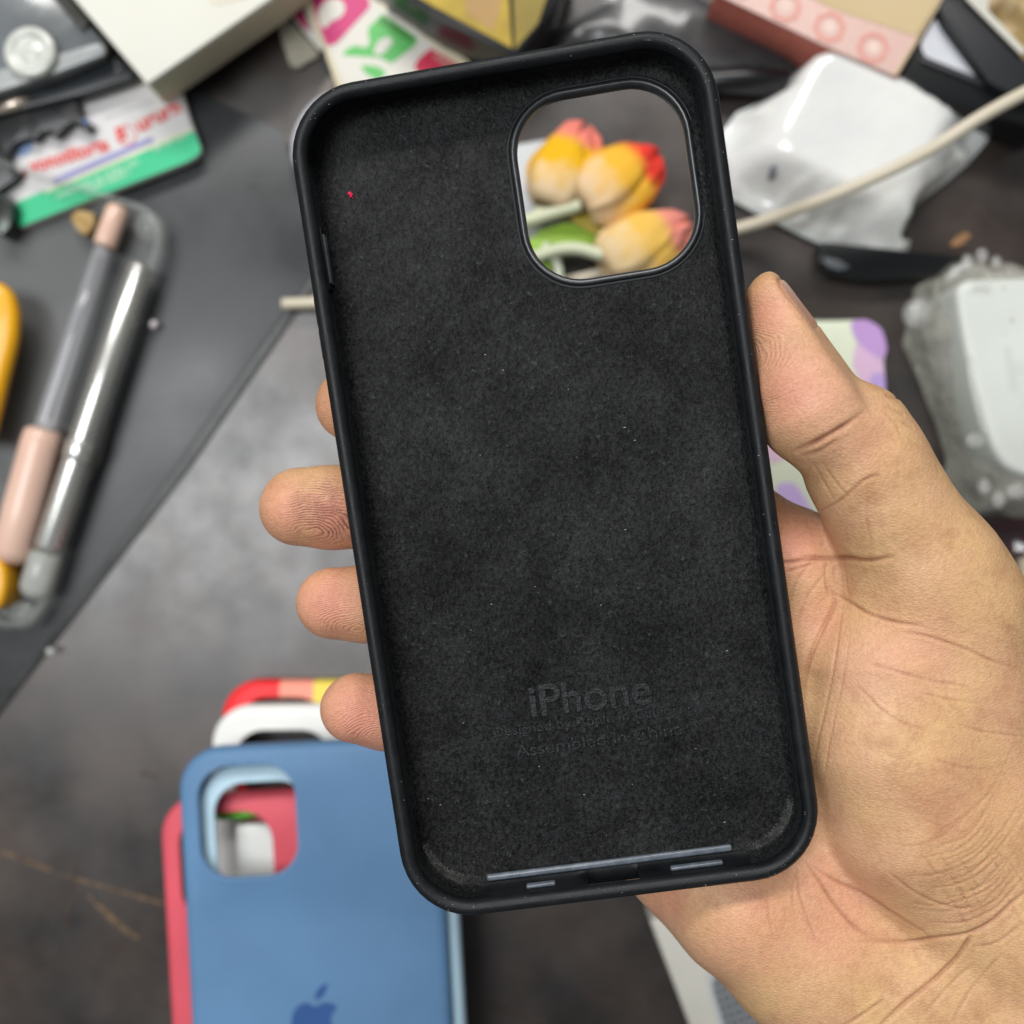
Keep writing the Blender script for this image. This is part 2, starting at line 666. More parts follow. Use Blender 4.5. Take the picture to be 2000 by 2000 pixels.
def fine_path_shell():
    """Same shell, with the bottom side cut for the charging port."""
    global V, F
    loops, s = case_geometry(CW, CL, CD, 12.8, HOLE, 3.1)
    # refine: replace straight-segment sampling on the bottom side so that the port edges fall on vertices
    x0, x1 = PORT[0] * mm, PORT[1] * mm
    idx = [i for i in range(len(loops[0])) if loops[0][i][1] < 0 and abs(loops[0][i][1] - min(p[1] for p in loops[0])) < 1e-7]
    # straight bottom run, interior samples
    run = idx[1:-1]
    xs = [x0 - 3 * mm, x0, x0 + (x1 - x0) * 0.15, x0 + (x1 - x0) * 0.85, x1, x1 + 3 * mm]
    xs = xs[:len(run)]
    while len(xs) < len(run):
        xs.append(x1 + (3 + len(xs)) * mm)
    xs.sort()
    for L in loops:
        for i, x in zip(run, xs):
            L[i] = (x, L[i][1], L[i][2])
    Vv, Ff = sweep(loops)
    n = len(loops[0])
    a = run[xs.index(x0)]
    b = run[xs.index(x1)]
    j0, j1, k0, k1 = 4, 7, 16, 19
    rows = set(range(j0, j1)) | set(range(k0, k1))
    # push the slot rows to the slot's lower and upper height
    keep = []
    for q, f in enumerate(Ff):
        j, i = divmod(q, n)
        if a <= i < b and j in rows:
            continue
        keep.append(f)
    vi = lambda j, i: j * n + i
    for i in range(a, b):
        keep.append((vi(j0, i), vi(j0, i + 1), vi(k1, i + 1), vi(k1, i)))
        keep.append((vi(j1, i), vi(k0, i), vi(k0, i + 1), vi(j1, i + 1)))
    for i in (a, b):
        keep.append((vi(4, i), vi(5, i), vi(18, i), vi(19, i)))
        keep.append((vi(5, i), vi(6, i), vi(17, i), vi(18, i)))
        keep.append((vi(6, i), vi(7, i), vi(16, i), vi(17, i)))
    parts = [(Vv, keep)]
    outl = [(p[0], p[1]) for p in loops[0]]; inl = [(p[0], p[1]) for p in loops[-1]]
    cx, cy, hw, hh = HOLE
    H = lambda o: [(x * mm, y * mm) for x, y in rrect(hw + 2 * o, hh + 2 * o, 9.6 + o, 10, cx, cy)]
    parts.append(holed(outl, H(1.1), 0.0, True))
    parts.append(holed(inl, H(1.6), 1.6 * mm))
    return merge(parts), H, loops


(V, F), HL, c_loops = fine_path_shell()
sh = finish(mesh_from("shell", V, F, M_rubber, case))
ring = [(1.3, 1.72), (1.2, 2.05), (0.95, 2.3), (0.65, 2.32), (0.3, 2.1), (0.08, 1.7), (0.0, 1.2), (0.0, 0.2), (0.15, -0.15), (0.6, -0.28), (1.15, 0.02)]
finish(mesh_from("camera_rim", *sweep([[(x, y, h * mm) for x, y in HL(o)] for o, h in ring]), M_rim, case))
ring2 = [(1.95, 1.83), (1.75, 1.95), (1.5, 1.93), (1.3, 1.7)]
finish(mesh_from("camera_rim_seam", *sweep([[(x, y, h * mm) for x, y in HL(o)] for o, h in ring2]), M_rubber, case))

# suede lining: floor with a soft fillet up the walls, left away behind the plastic strip at the bottom
li_prof = [(2.34, 6.6), (2.36, 5.4), (2.42, 4.2), (2.7, 3.2), (3.2, 2.45), (3.9, 2.0), (4.8, 1.82)]
li_loops = []
for o, h in li_prof:
    L = rrect(CW - 2 * o, CL - 2 * o, 12.8 - o, 16)
    li_loops.append([(x * mm, y * mm, h * mm) for x, y in L])
SX0, SX1 = LC(945, 1712, 3).x, LC(1437, 1672, 3).x
Vl, Fl = sweep(li_loops)
nl = len(li_loops[0])
yb = min(p[1] for p in li_loops[0])
Fk = []
for q, f in enumerate(Fl):
    j, i = divmod(q, nl)
    p = li_loops[0][i]; p2 = li_loops[0][(i + 1) % nl]
    if j < 4 and abs(p[1] - yb) < 1e-7 and abs(p2[1] - yb) < 1e-7:
        continue
    Fk.append(f)
V, F = merge([(Vl, Fk), holed([(p[0], p[1]) for p in li_loops[-1]], HL(1.65), 1.82 * mm)])
lining = finish(mesh_from("lining", V, F, M_suede, case))


def bar(name, p, q, wid, hgt, m, z, parent=case, b=0.0003):
    """A little bar from local (x,y) p to q."""
    P, Q = Vector(p), Vector(q)
    t = (Q - P).normalized(); s = Vector((-t.y, t.x)) * wid / 2
    pts = [tuple(P + s), tuple(P - s), tuple(Q - s), tuple(Q + s)]
    o = mesh_from(name, *prism_pts(pts, z, z + hgt), m, parent)
    bev(o, b, 3)
    return o


# plastic strip along the bottom with the speaker slots
a_ = LC(950, 1712, 2.6); b_ = LC(1432, 1671, 2.6)
yb2 = -CL / 2 * mm + 2.3 * mm
bar("plastic_strip", (a_.x, yb2 + 1.7 * mm), (b_.x, yb2 + 1.7 * mm), 1.25 * mm, 1.0 * mm, M_insert, 1.9 * mm, b=0.00045)
for u0, u1 in ((1028, 1085), (1310, 1413)):
    a_ = LC(u0, 1733 - (u0 - 1028) * 0.113, 5.5); b_ = LC(u1, 1733 - (u1 - 1028) * 0.113, 5.5)
    bar("speaker_slot", (a_.x, yb2 + 0.28 * mm), (b_.x, yb2 + 0.28 * mm), 0.75 * mm, 1.3 * mm, M_insert, 4.4 * mm)
# slit for the volume keys on the left inner wall, and the keys outside
a_ = LC(631, 462, 4); b_ = LC(650, 556, 4)
bar("key_slit", (-CW / 2 * mm + 2.75 * mm, a_.y), (-CW / 2 * mm + 2.75 * mm, b_.y), 0.6 * mm, 2.2 * mm, M_insert, 3.4 * mm, b=0.0001)
bar("key_slit_gap", (-CW / 2 * mm + 2.5 * mm, a_.y + 1.2 * mm), (-CW / 2 * mm + 2.5 * mm, b_.y - 1.2 * mm), 0.5 * mm, 3.0 * mm, mat("slot_black", (0.004, 0.004, 0.004), 0.5), 3.0 * mm, b=0.0001)
for u0, u1 in ((585, 640), (648, 706)):
    a_ = LC(607, u0, 5); b_ = LC(625, u1, 5)
    bar("volume_key", (-CW / 2 * mm - 0.05 * mm, a_.y), (-CW / 2 * mm - 0.05 * mm, b_.y), 0.9 * mm, 3.0 * mm, M_rubber, 3.6 * mm, b=0.0004)


# embossed lettering: small raised beads of pile inside the letter shapes
def bead_text(name, body, px0, px1, hpx, spacing, bead, boldness=0.012):
    p0 = LC(*px0, 1.9); p1 = LC(*px1, 1.9)
    cu = bpy.data.curves.new("tmp", 'FONT'); cu.body = body; cu.size = 1.0; cu.offset = boldness
    t = bpy.data.objects.new("tmp", cu); col.objects.link(t)
    me = bpy.data.meshes.new_from_object(t.evaluated_get(bpy.context.evaluated_depsgraph_get()))
    bpy.data.objects.remove(t)
    vs = np.array([v.co[:2] for v in me.vertices])
    lo, hi = vs.min(0), vs.max(0)
    L = (p1 - p0).length
    sx = L / (hi[0] - lo[0]); sy = hpx * K * 0.18 / (hi[1] - lo[1])
    tri = []
    for p in me.polygons:
        ids = list(p.vertices)
        for k in range(1, len(ids) - 1):
            tri.append((vs[ids[0]], vs[ids[k]], vs[ids[k + 1]]))
    S = np.array([sx, sy])
    ang = math.atan2(p1.y - p0.y, p1.x - p0.x)
    pts = []
    areas = np.array([abs(np.cross((b - a) * S, (c - a) * S)) / 2 for a, b, c in tri])
    total = areas.sum(); n = int(total / (spacing * spacing) * 4)
    ch = rng.choice(len(tri), n, p=areas / total)
    for k in ch:
        a, b, c = tri[k]
        u, v = rng.random(2)
        if u + v > 1: u, v = 1 - u, 1 - v
        q = ((a + (b - a) * u + (c - a) * v) - lo) * S
        if all((q[0] - w[0]) ** 2 + (q[1] - w[1]) ** 2 > spacing ** 2 for w in pts[-400:]):
            pts.append(q)
    base = bmesh.new(); bmesh.ops.create_icosphere(base, subdivisions=1, radius=1)
    bv = [v.co.copy() for v in base.verts]; bf = [tuple(v.index for v in f.verts) for f in base.faces]; base.free()
    V, F = [], []
    ca, sa = math.cos(ang), math.sin(ang)
    for q in pts:
        x, y = q + rng.normal(0, spacing * 0.12, 2)
        X = p0.x + x * ca - y * sa; Y = p0.y + x * sa + y * ca
        r = bead * rng.uniform(0.7, 1.25); e = rng.uniform(0.8, 1.5); th = rng.uniform(0, 3.14)
        o = len(V)
        for v in bv:
            vx, vy = v.x * e, v.y / e
            V.append((X + (vx * math.cos(th) - vy * math.sin(th)) * r, Y + (vx * math.sin(th) + vy * math.cos(th)) * r, 1.82 * mm + v.z * r * 1.0))
        F += [tuple(i + o for i in f) for f in bf]
    return mesh_from(name, V, F, M_pile, case, True)


M_pile = mat("pressed_pile", s2l(6, 7, 8), 0.45, c2=s2l(26, 28, 30), cs=1300, lo=.45, hi=.72, spec=0.45, bump=0.8, bs=2200, bdist=0.0002)
def emboss(body, px0, px1, hpx, bold):
    """Letters pressed in the pile: low relief with soft, lumpy edges."""
    p0 = LC(*px0, 1.9); p1 = LC(*px1, 1.9)
    cu = bpy.data.curves.new("tmp", 'FONT'); cu.body = body; cu.size = 1.0; cu.offset = bold
    cu.extrude = 0.02; cu.bevel_depth = 0.012; cu.bevel_resolution = 1; cu.resolution_u = 6
    t = bpy.data.objects.new("tmp", cu); col.objects.link(t)
    me = bpy.data.meshes.new_from_object(t.evaluated_get(bpy.context.evaluated_depsgraph_get()))
    bpy.data.objects.remove(t); me.materials.clear()
    vs = np.array([v.co[:] for v in me.vertices]); lo_, hi_ = vs.min(0), vs.max(0)
    L = (p1 - p0).length; sx = L / (hi_[0] - lo_[0]); sy = hpx * K * 0.18 / (hi_[1] - lo_[1])
    ang = math.atan2(p1.y - p0.y, p1.x - p0.x); ca, sa = math.cos(ang), math.sin(ang)
    for v in me.vertices:
        x, y = (v.co.x - lo_[0]) * sx, (v.co.y - lo_[1]) * sy
        q = noise.noise_vector(Vector((x * 2600, y * 2600, 0))) * 0.00007
        v.co = (p0.x + x * ca - y * sa + q.x, p0.y + x * sa + y * ca + q.y, (1.93 if v.co.z > 0 else 1.7) * mm + (0.10 * mm if v.co.z > 0.025 else 0))
    return link("embossed_lettering", me, M_pile, case)


emboss("iPhone", (1038, 1402), (1276, 1376), 66, 0.010)
emboss("Designed by Apple in California", (966, 1446), (1364, 1396), 27, 0.006)
emboss("Assembled in China", (1008, 1480), (1334, 1434), 26, 0.006)
bead_text("lettering_pile", "iPhone", (1038, 1402), (1276, 1376), 66, 0.00055, 0.00024, 0.006)


# loose fibres: brushed-up pile in the two lower corners, and specks of dust
def fibres(name, starts, m, parent, wid=0.00004):
    V, F = [], []
    for p, d, L in starts:
        p = Vector(p); d = Vector(d).normalized()
        s = d.cross(Vector((0.3, 0.2, 1))).normalized() * wid
        mid = p + d * L * 0.55 + Vector((rng.normal(0, L * .08), rng.normal(0, L * .08), 0))
        e = p + d * L + Vector((rng.normal(0, L * .15), rng.normal(0, L * .15), L * 0.15))
        o = len(V)
        V += [p + s, p - s, mid + s * .8, mid - s * .8, e]
        F += [(o, o + 1, o + 3, o + 2), (o + 2, o + 3, o + 4)]
    return mesh_from(name, V, F, m, parent)


M_fib = mat("grey_fibre", s2l(104, 106, 103), 0.7, c2=s2l(50, 52, 50), cs=400)
st = []
for (ccx, a0, a1) in ((-1, 182, 268), (1, 272, 358)):
    cx = ccx * (CW / 2 - 12.8) * mm; cy = -(CL / 2 - 12.8) * mm
    for _ in range(2400):
        a = math.radians(a0 + (a1 - a0) * rng.beta(2.2, 1.8 if ccx < 0 else 2.2))
        o = 3.3 + abs(rng.normal(0, 0.42))
        hh = 1.9 + max(0, (3.9 - o)) ** 1.5
        rr = (12.8 - o) * mm
        p = (cx + rr * math.cos(a), cy + rr * math.sin(a), hh * mm)
        st.append((p, (math.cos(a) * 0.5 + rng.normal(0, .5), math.sin(a) * 0.5 + rng.normal(0, .5), 0.6), rng.uniform(0.35, 0.9) * mm))
fibres("brushed_pile", st, M_fib, case)
st = []
for _ in range(5200):
    x = rng.uniform(-CW / 2 + 5, CW / 2 - 5) * mm; y = rng.uniform(-CL / 2 + 5, CL / 2 - 5) * mm
    if abs(x / mm - HOLE[0]) < HOLE[2] / 2 + 2.5 and abs(y / mm - HOLE[1]) < HOLE[3] / 2 + 2.5:
        continue
    if noise.noise(Vector((x * 55, y * 55, 3))) < -0.05 and rng.random() < 0.8:
        continue
    a = 1.0 + noise.noise(Vector((x * 30, y * 30, 9))) * 2.5
    st.append(((x, y, 1.83 * mm), (math.cos(a), math.sin(a), 0.5), rng.uniform(0.2, 0.5) * mm))
fibres("suede_pile", st, mat("pile_fibre", s2l(62, 64, 63), 0.75, c2=s2l(38, 40, 40), cs=700), case, 0.00003)

M_dust = mat("dust_white", s2l(165, 165, 160), 0.8)
V, F = [], []
base = bmesh.new(); bmesh.ops.create_icosphere(base, subdivisions=1, radius=1)
bv = [v.co.copy() for v in base.verts]; bf = [tuple(v.index for v in f.verts) for f in base.faces]; base.free()
spots = [(1216, 1266), (938, 889), (998, 592), (1026, 1411), (1162, 1630), (1185, 1631), (1415, 1606), (1235, 1532), (1141, 1552), (1420, 1271), (1255, 1432), (905, 1412),
         (1359, 1462), (1053, 1497), (960, 1180), (1110, 760), (790, 700), (1330, 980), (760, 1460), (843, 1588), (1060, 1180), (1290, 1175), (1407, 1540), (1240, 860)]
for (x, y) in spots + [(rng.uniform(720, 1450), rng.uniform(600, 1600)) for _ in range(14)]:
    c = LC(x, y, 1.95); r = rng.uniform(0.04, 0.10) * mm; e = rng.uniform(0.8, 3.2)
    o = len(V)
    V += [(c.x + v.x * r * e, c.y + v.y * r, c.z + v.z * r * 0.6) for v in bv]
    F += [tuple(i + o for i in f) for f in bf]
for _ in range(90):
    L = c_loops[int(rng.integers(9, 13))]
    i = int(rng.integers(0, len(L))); t = rng.random()
    p, p2 = L[i], L[(i + 1) % len(L)]
    r = rng.uniform(0.03, 0.075) * mm; e = rng.uniform(0.8, 2.6); o = len(V)
    V += [(p[0] + (p2[0] - p[0]) * t + v.x * r * e, p[1] + (p2[1] - p[1]) * t + v.y * r, p[2] + v.z * r * 0.6) for v in bv]
    F += [tuple(q + o for q in f) for f in bf]
du = mesh_from("dust_specks", [CASE_M @ Vector(v) for v in V], F, M_dust, None, True)
tag(du, "tiny pale dust specks scattered over the dark suede lining and rim", "dust", kind='stuff')
V, F = [], []
for (dx, dy, r) in ((0, 0, .42), (0.3, -.25, .32), (.1, -.55, .26), (.45, -.8, .12)):
    c = LC(683, 378, 2.0)
    o = len(V)
    V += [CASE_M @ Vector((c.x + dx * mm + v.x * r * mm, c.y + dy * mm + v.y * r * mm, c.z + v.z * r * mm * .5)) for v in bv]
    F += [tuple(i + o for i in f) for f in bf]
lint = mesh_from("lint_speck", V, F, mat("red_lint", s2l(225, 30, 80), 0.7), None, True)
tag(lint, "tiny crimson red lint speck on the suede near the upper left of the black case", "lint")


# ------------------------------------------------------------------ the hand: one continuous surface from a distance field
class SDF:
    pass


def hp(px, py, h):
    """World point seen at the pixel, h mm above the plane of the case's back."""
    return np.array(WC(px, py, h))


def rcone(P, a, b, ra, rb):
    ab = b - a
    L2 = (ab * ab).sum()
    t = np.clip(((P - a) @ ab) / L2, 0, 1)
    d = P - a - t[:, None] * ab
    return np.sqrt((d * d).sum(1)) - (ra + (rb - ra) * t)


def ellip(P, c, M, r):
    q = (P - c) @ M
    k0 = np.sqrt(((q / r) ** 2).sum(1))
    k1 = np.sqrt(((q / (r * r)) ** 2).sum(1))
    return k0 * (k0 - 1.0) / np.maximum(k1, 1e-9)


def smin(a, b, k):
    h = np.maximum(k - np.abs(a - b), 0) / k
    return np.minimum(a, b) - h * h * h * k / 6


def smax(a, b, k):
    return -smin(-a, -b, k)


def chain(pts):
    out = []
    P = [(hp(x, y, h), r * mm) for x, y, h, r in pts]
    for (a, ra), (b, rb) in zip(P[:-1], P[1:]):
        out.append((a, b, ra, rb))
    return out


FINGERS = {
    'index': chain([(688, 790, -5.5, 7.0), (790, 828, -8.6, 7.6), (900, 868, -10, 8.0), (1050, 925, -12, 8.6), (1260, 985, -12, 9.2), (1440, 1042, -11, 10.0)]),
    'middle': chain([(584, 990, -4.5, 7.5), (650, 991, -6.2, 7.8), (760, 992, -8.6, 8.0), (880, 1000, -11, 8.4), (1060, 1040, -14, 9.0), (1380, 1140, -12, 10)]),
    'ring': chain([(650, 1178, -4.8, 6.9), (715, 1180, -6.4, 7.2), (820, 1188, -8.8, 7.5), (960, 1205, -12, 8.2), (1340, 1270, -13, 10)]),
    'pinky': chain([(694, 1383, -4.0, 6.7), (755, 1392, -6, 6.9), (840, 1402, -8.0, 7.0), (960, 1420, -11, 7.5), (1320, 1450, -13, 10)]),
}
THUMB = chain([(1519, 590, 4.4, 5.7), (1545, 660, 4.4, 6.9), (1568, 735, 4.6, 8.4), (1592, 790, 4.8, 9.3), (1632, 838, 4.0, 9.6)])
THUMB2 = chain([(1668, 850, 3.0, 9.6), (1692, 910, 2.0, 10.2), (1738, 1000, 0.5, 10.8), (1800, 1110, -2, 13.2), (1838, 1185, -4, 14.2)])
THUMB_PAD = chain([(1580, 805, 6.0, 8.6), (1560, 760, 6.0, 7.6)])
META = chain([(1838, 1185, -4, 14.2), (1850, 1350, -6, 14.8), (1905, 1560, -8, 16), (1990, 1780, -9, 18), (2160, 2050, -10, 20)])
THENAR = chain([(1712, 1190, -5, 8.5), (1716, 1300, -3.5, 12.5), (1738, 1450, -2.5, 15.0), (1770, 1590, -4, 15.5), (1850, 1740, -9, 16)])
PALM = chain([(1440, 1042, -11, 10.0), (1560, 1120, -12, 11), (1720, 1350, -15, 13)]) + \
    chain([(1380, 1140, -12, 10), (1560, 1400, -15, 13.5), (1800, 1800, -16, 15)]) + \
    chain([(1340, 1270, -13, 10), (1480, 1500, -14, 12.5), (1700, 1850, -15, 16)]) + \
    chain([(1320, 1450, -13, 10), (1340, 1560, -13, 11.5), (1345, 1660, -12.5, 12.6)]) + \
    chain([(1550, 1250, -12, 11.5), (1560, 1500, -12, 11.5)])
HYPO = chain([(1345, 1660, -12.2, 12.4), (1450, 1750, -9.5, 14.4), (1560, 1850, -9.5, 14.8), (1680, 1975, -12, 16), (1860, 2140, -16, 20)]) + \
    chain([(1560, 1700, -10, 12.5), (1700, 1850, -12, 15)])
ARM = chain([(1700, 1930, -14, 17), (1860, 2140, -16, 20), (2150, 2450, -22, 23)]) + chain([(1900, 1850, -12, 17), (2160, 2050, -10, 20), (2400, 2350, -16, 24)]) + \
    chain([(1800, 1890, -13, 17), (2000, 2100, -14, 21), (2300, 2400, -18, 25)])

_n0, _n1 = hp(1523, 548, 4.5), hp(1592, 640, 4.5)
_ax = (_n1 - _n0) / np.linalg.norm(_n1 - _n0)
_view = np.array([0, 0, 1.0])
NAIL_N = np.cross(_ax, _view); NAIL_N /= np.linalg.norm(NAIL_N)
if NAIL_N[0] < 0: NAIL_N = -NAIL_N
NAIL_N = NAIL_N * math.cos(math.radians(27)) + np.array([0, 0, 1.0]) * math.sin(math.radians(27))
Rn = np.array(R)


def group(P, cones, k, d=None):
    for a, b, ra, rb in cones:
        e = rcone(P, a, b, ra, rb)
        d = e if d is None else smin(d, e, k)
    return d


def hand_sdf(P):
    fing = None
    for f in FINGERS.values():
        d = group(P, f, 3 * mm)
        fing = d if fing is None else smin(fing, d, 1.2 * mm)
    palm = group(P, PALM, 8 * mm)
    palm = smin(palm, group(P, HYPO, 6 * mm), 8 * mm)
    palm = smin(palm, fing, 4 * mm)
    th = group(P, THUMB, 4 * mm)
    th = smin(th, group(P, THUMB_PAD, 2 * mm), 4 * mm)
    th = smax(th, (P - _n0) @ NAIL_N - 0.4 * mm, 2.5 * mm)
    th = smin(th, group(P, THUMB2, 5 * mm), 2.6 * mm)
    th = smin(th, group(P, META, 6 * mm), 5 * mm)
    th = smin(th, group(P, THENAR, 7 * mm), 9 * mm)
    arm = group(P, ARM, 12 * mm)
    body = smin(palm, arm, 14 * mm)
    body = smin(body, th, 3.0 * mm)
    # slightly flattened wherever it presses against the case
    q = (P - np.array(CASE_O)) @ Rn
    q = q - np.array([0, 0, 5.25 * mm])
    half = np.array([37.75, 75.15, 5.25]) * mm + 0.05 * mm
    r2, r3 = 12.6 * mm, 3.0 * mm
    dxy = np.sqrt((np.maximum(np.abs(q[:, :2]) - half[:2] + r2, 0) ** 2).sum(1)) - r2 + np.minimum(np.maximum(np.abs(q[:, 0]) - half[0] + r2, np.abs(q[:, 1]) - half[1] + r2), 0)
    w = np.stack([dxy + r3, np.abs(q[:, 2]) - half[2] + r3], 1)
    box = np.minimum(w.max(1), 0) + np.sqrt((np.maximum(w, 0) ** 2).sum(1)) - r3
    return smax(body, -box, 1.6 * mm)


def surface_nets(f, lo, hi, h, block=8):
    """Narrow-band surface nets of the zero set of f."""
    dims = np.ceil((hi - lo) / h / block).astype(int) * block + 1
    cd = (dims - 1) // block
    cx = [lo[i] + (np.arange(cd[i]) + 0.5) * h * block for i in range(3)]
    G = np.stack(np.meshgrid(*cx, indexing='ij'), -1).reshape(-1, 3)
    c = f(G).reshape(cd)
    vol = np.repeat(np.repeat(np.repeat(c, block, 0), block, 1), block, 2).astype(np.float32)
    vol = np.pad(vol, ((0, 1), (0, 1), (0, 1)), mode='edge')
    near = np.argwhere(np.abs(c) < h * block * 1.25)
    off = np.stack(np.meshgrid(*[np.arange(block + 1)] * 3, indexing='ij'), -1).reshape(-1, 3)
    for s in range(0, len(near), 500):
        ix = (near[s:s + 500, None, :] * block + off[None]).reshape(-1, 3)
        vol[ix[:, 0], ix[:, 1], ix[:, 2]] = f(lo + ix * h)
    S = vol < 0
    nx, ny, nz = vol.shape
    cell = np.zeros((nx - 1, ny - 1, nz - 1), np.uint8)
    for i in (0, 1):
        for j in (0, 1):
            for k in (0, 1):
                cell += S[i:nx - 1 + i, j:ny - 1 + j, k:nz - 1 + k]
    act = (cell > 0) & (cell < 8)
    ci = np.argwhere(act)
    ids = -np.ones(act.shape, np.int32)
    ids[act] = np.arange(len(ci))
    acc = np.zeros((len(ci), 3)); cnt = np.zeros(len(ci))
    corners = [(i, j, k) for i in (0, 1) for j in (0, 1) for k in (0, 1)]
    for a in corners:
        for ax in range(3):
            if a[ax]: continue
            b = list(a); b[ax] = 1
            va = vol[ci[:, 0] + a[0], ci[:, 1] + a[1], ci[:, 2] + a[2]]
            vb = vol[ci[:, 0] + b[0], ci[:, 1] + b[1], ci[:, 2] + b[2]]
            x = (va < 0) != (vb < 0)
            t = np.where(x, va / np.where(x, va - vb, 1), 0)
            p = ci + np.array(a, float)
            p[:, ax] += t
            acc[x] += p[x]; cnt[x] += 1
    V = lo + acc / cnt[:, None] * h
    F = []
    for ax in range(3):
        o1, o2 = [(1, 2), (2, 0), (0, 1)][ax]
        sl0 = [slice(1, -1)] * 3; sl1 = [slice(1, -1)] * 3
        sl0[ax] = slice(0, -1); sl1[ax] = slice(1, None)
        s0, s1 = S[tuple(sl0)], S[tuple(sl1)]
        for flip in (0, 1):
            e = np.argwhere((s0 & ~s1) if not flip else (~s0 & s1))
            e = e + 1
            e[:, ax] -= 1
            q = []
            for d1, d2 in ((0, 0), (-1, 0), (-1, -1), (0, -1)):
                g = e.copy(); g[:, o1] += d1; g[:, o2] += d2
                q.append(ids[g[:, 0], g[:, 1], g[:, 2]])
            q = np.stack(q, 1)
            if flip: q = q[:, ::-1]
            F.append(q[(q >= 0).all(1)])
    return V, np.concatenate(F)


def grad(f, P, e=0.0002):
    g = np.stack([f(P + np.eye(3)[i] * e) - f(P - np.eye(3)[i] * e) for i in range(3)], 1)
    return g / np.maximum(np.linalg.norm(g, axis=1, keepdims=True), 1e-9)


HS = 0.00045
lo = np.array([-0.056, -0.135, 0.085]); hi = np.array([0.135, 0.052, 0.182])
HVv, HVf = surface_nets(hand_sdf, lo, hi, HS)
for _ in range(2):
    g = grad(hand_sdf, HVv)
    HVv = HVv - g * hand_sdf(HVv)[:, None] * 0.8
HN = grad(hand_sdf, HVv)

# one refinement: split every face in four and settle the new points on the surface
_low = np.array([noise.noise(Vector(p) * 110) for p in HVv.tolist()])
_E = np.sort(np.concatenate([HVf[:, [i, (i + 1) % 4]] for i in range(4)]), 1)
_key = _E[:, 0].astype(np.int64) * (len(HVv) + 1) + _E[:, 1]
_u, _first, _inv = np.unique(_key, return_index=True, return_inverse=True)
_eu = _E[_first]
_nf = len(HVf); _nv = len(HVv)
_mid = HVv[_eu].mean(1); _cen = HVv[HVf].mean(1)
_mn = HN[_eu].mean(1); _cn = HN[HVf].mean(1)
_ml = _low[_eu].mean(1); _cl = _low[HVf].mean(1)
_ei = _inv.reshape(4, _nf) + _nv
_ci = np.arange(_nf) + _nv + len(_eu)
_F = [np.stack([HVf[:, i], _ei[i], _ci, _ei[(i - 1) % 4]], 1) for i in range(4)]
_new = np.concatenate([_mid, _cen]); _nn = np.concatenate([_mn, _cn])
_nn /= np.maximum(np.linalg.norm(_nn, axis=1, keepdims=True), 1e-9)
for _s in range(0, len(_new), 200000):
    _new[_s:_s + 200000] -= _nn[_s:_s + 200000] * hand_sdf(_new[_s:_s + 200000])[:, None]
HVv = np.concatenate([HVv, _new]); HN = np.concatenate([HN, _nn]); HVf = np.concatenate(_F)
lowf = np.concatenate([_low, _ml, _cl])

dep = CZ - HVv[:, 2]
PX = 1000 + HVv[:, 0] / dep / K
PY = 1000 - HVv[:, 1] / dep / K
face_cam = HN[:, 2] > 0.03


def seg_d(pts):
    """Pixel distance of every vertex to a polyline, with the arc position 0..1."""
    P = np.array(pts, float)
    if len(P) > 2:
        P = np.array([(q.x, q.y) for q in spline([(x, y, 0) for x, y in P], 5)])
    best = np.full(len(PX), 1e9); tt = np.zeros(len(PX))
    xmin, ymin = P.min(0) - 40; xmax, ymax = P.max(0) + 40
    sel = np.where((PX > xmin) & (PX < xmax) & (PY > ymin) & (PY < ymax) & face_cam)[0]
    Q = np.stack([PX[sel], PY[sel]], 1)
    b = np.full(len(sel), 1e9); t0 = np.zeros(len(sel))
    n = len(P) - 1
    for i in range(n):
        ab = P[i + 1] - P[i]
        t = np.clip(((Q - P[i]) @ ab) / (ab @ ab), 0, 1)
        d = np.linalg.norm(Q - P[i] - t[:, None] * ab, axis=1)
        m = d < b
        b[m] = d[m]; t0[m] = (i + t[m]) / n
    best[sel] = b; tt[sel] = t0
    return best, tt


disp = np.zeros(len(HVv)); crease = np.zeros(len(HVv))


def add_crease(pts, depth, sig, red=0.5, fade=0.25, bulge=0.12):
    depth = depth * 0.7; sig = sig * 0.84
    d, t = seg_d(pts)
    env = np.clip(np.minimum(t, 1 - t) / fade, 0, 1) ** 0.7 if fade > 0 else np.ones(len(t))
    env = np.maximum(env, 0.0)
    env = env * (0.86 + 0.22 * np.sin(t * 7 + pts[0][0]) * np.sin(t * 11 + pts[0][1]))
    g = np.exp(-(d / sig) ** 2)
    global disp, crease
    disp -= depth * mm * env * g
    disp += depth * mm * bulge * env * np.exp(-((d - sig * 2.6) / (sig * 1.6)) ** 2)
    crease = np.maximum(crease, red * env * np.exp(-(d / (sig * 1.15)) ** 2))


C = add_crease
C([(1545, 884), (1586, 868), (1624, 847), (1655, 828), (1692, 800)], 0.7, 6, 0.85, 0.3)
C([(1560, 892), (1600, 880), (1640, 855)], 0.3, 5, 0.6, 0.3)
C([(1599, 998), (1630, 984), (1655, 966), (1692, 935), (1723, 929)], 0.32, 3.6, 0.6)
C([(1586, 901), (1605, 935), (1630, 978)], 0.22, 3.2, 0.15)
C([(1605, 901), (1636, 947), (1655, 966)], 0.2, 3.2, 0.15)
C([(1700, 930), (1690, 1000), (1705, 1075)], 0.12, 3.5, 0.08)
C([(1560, 1086), (1614, 1090), (1655, 1090), (1697, 1095), (1750, 1086)], 0.65, 5, 0.85, 0.3)
C([(1500, 1102), (1531, 1099), (1573, 1093), (1619, 1089)], 0.4, 4, 0.8, 0.2)
C([(1615, 1095), (1612, 1130), (1620, 1165)], 0.35, 3.4, 0.5)
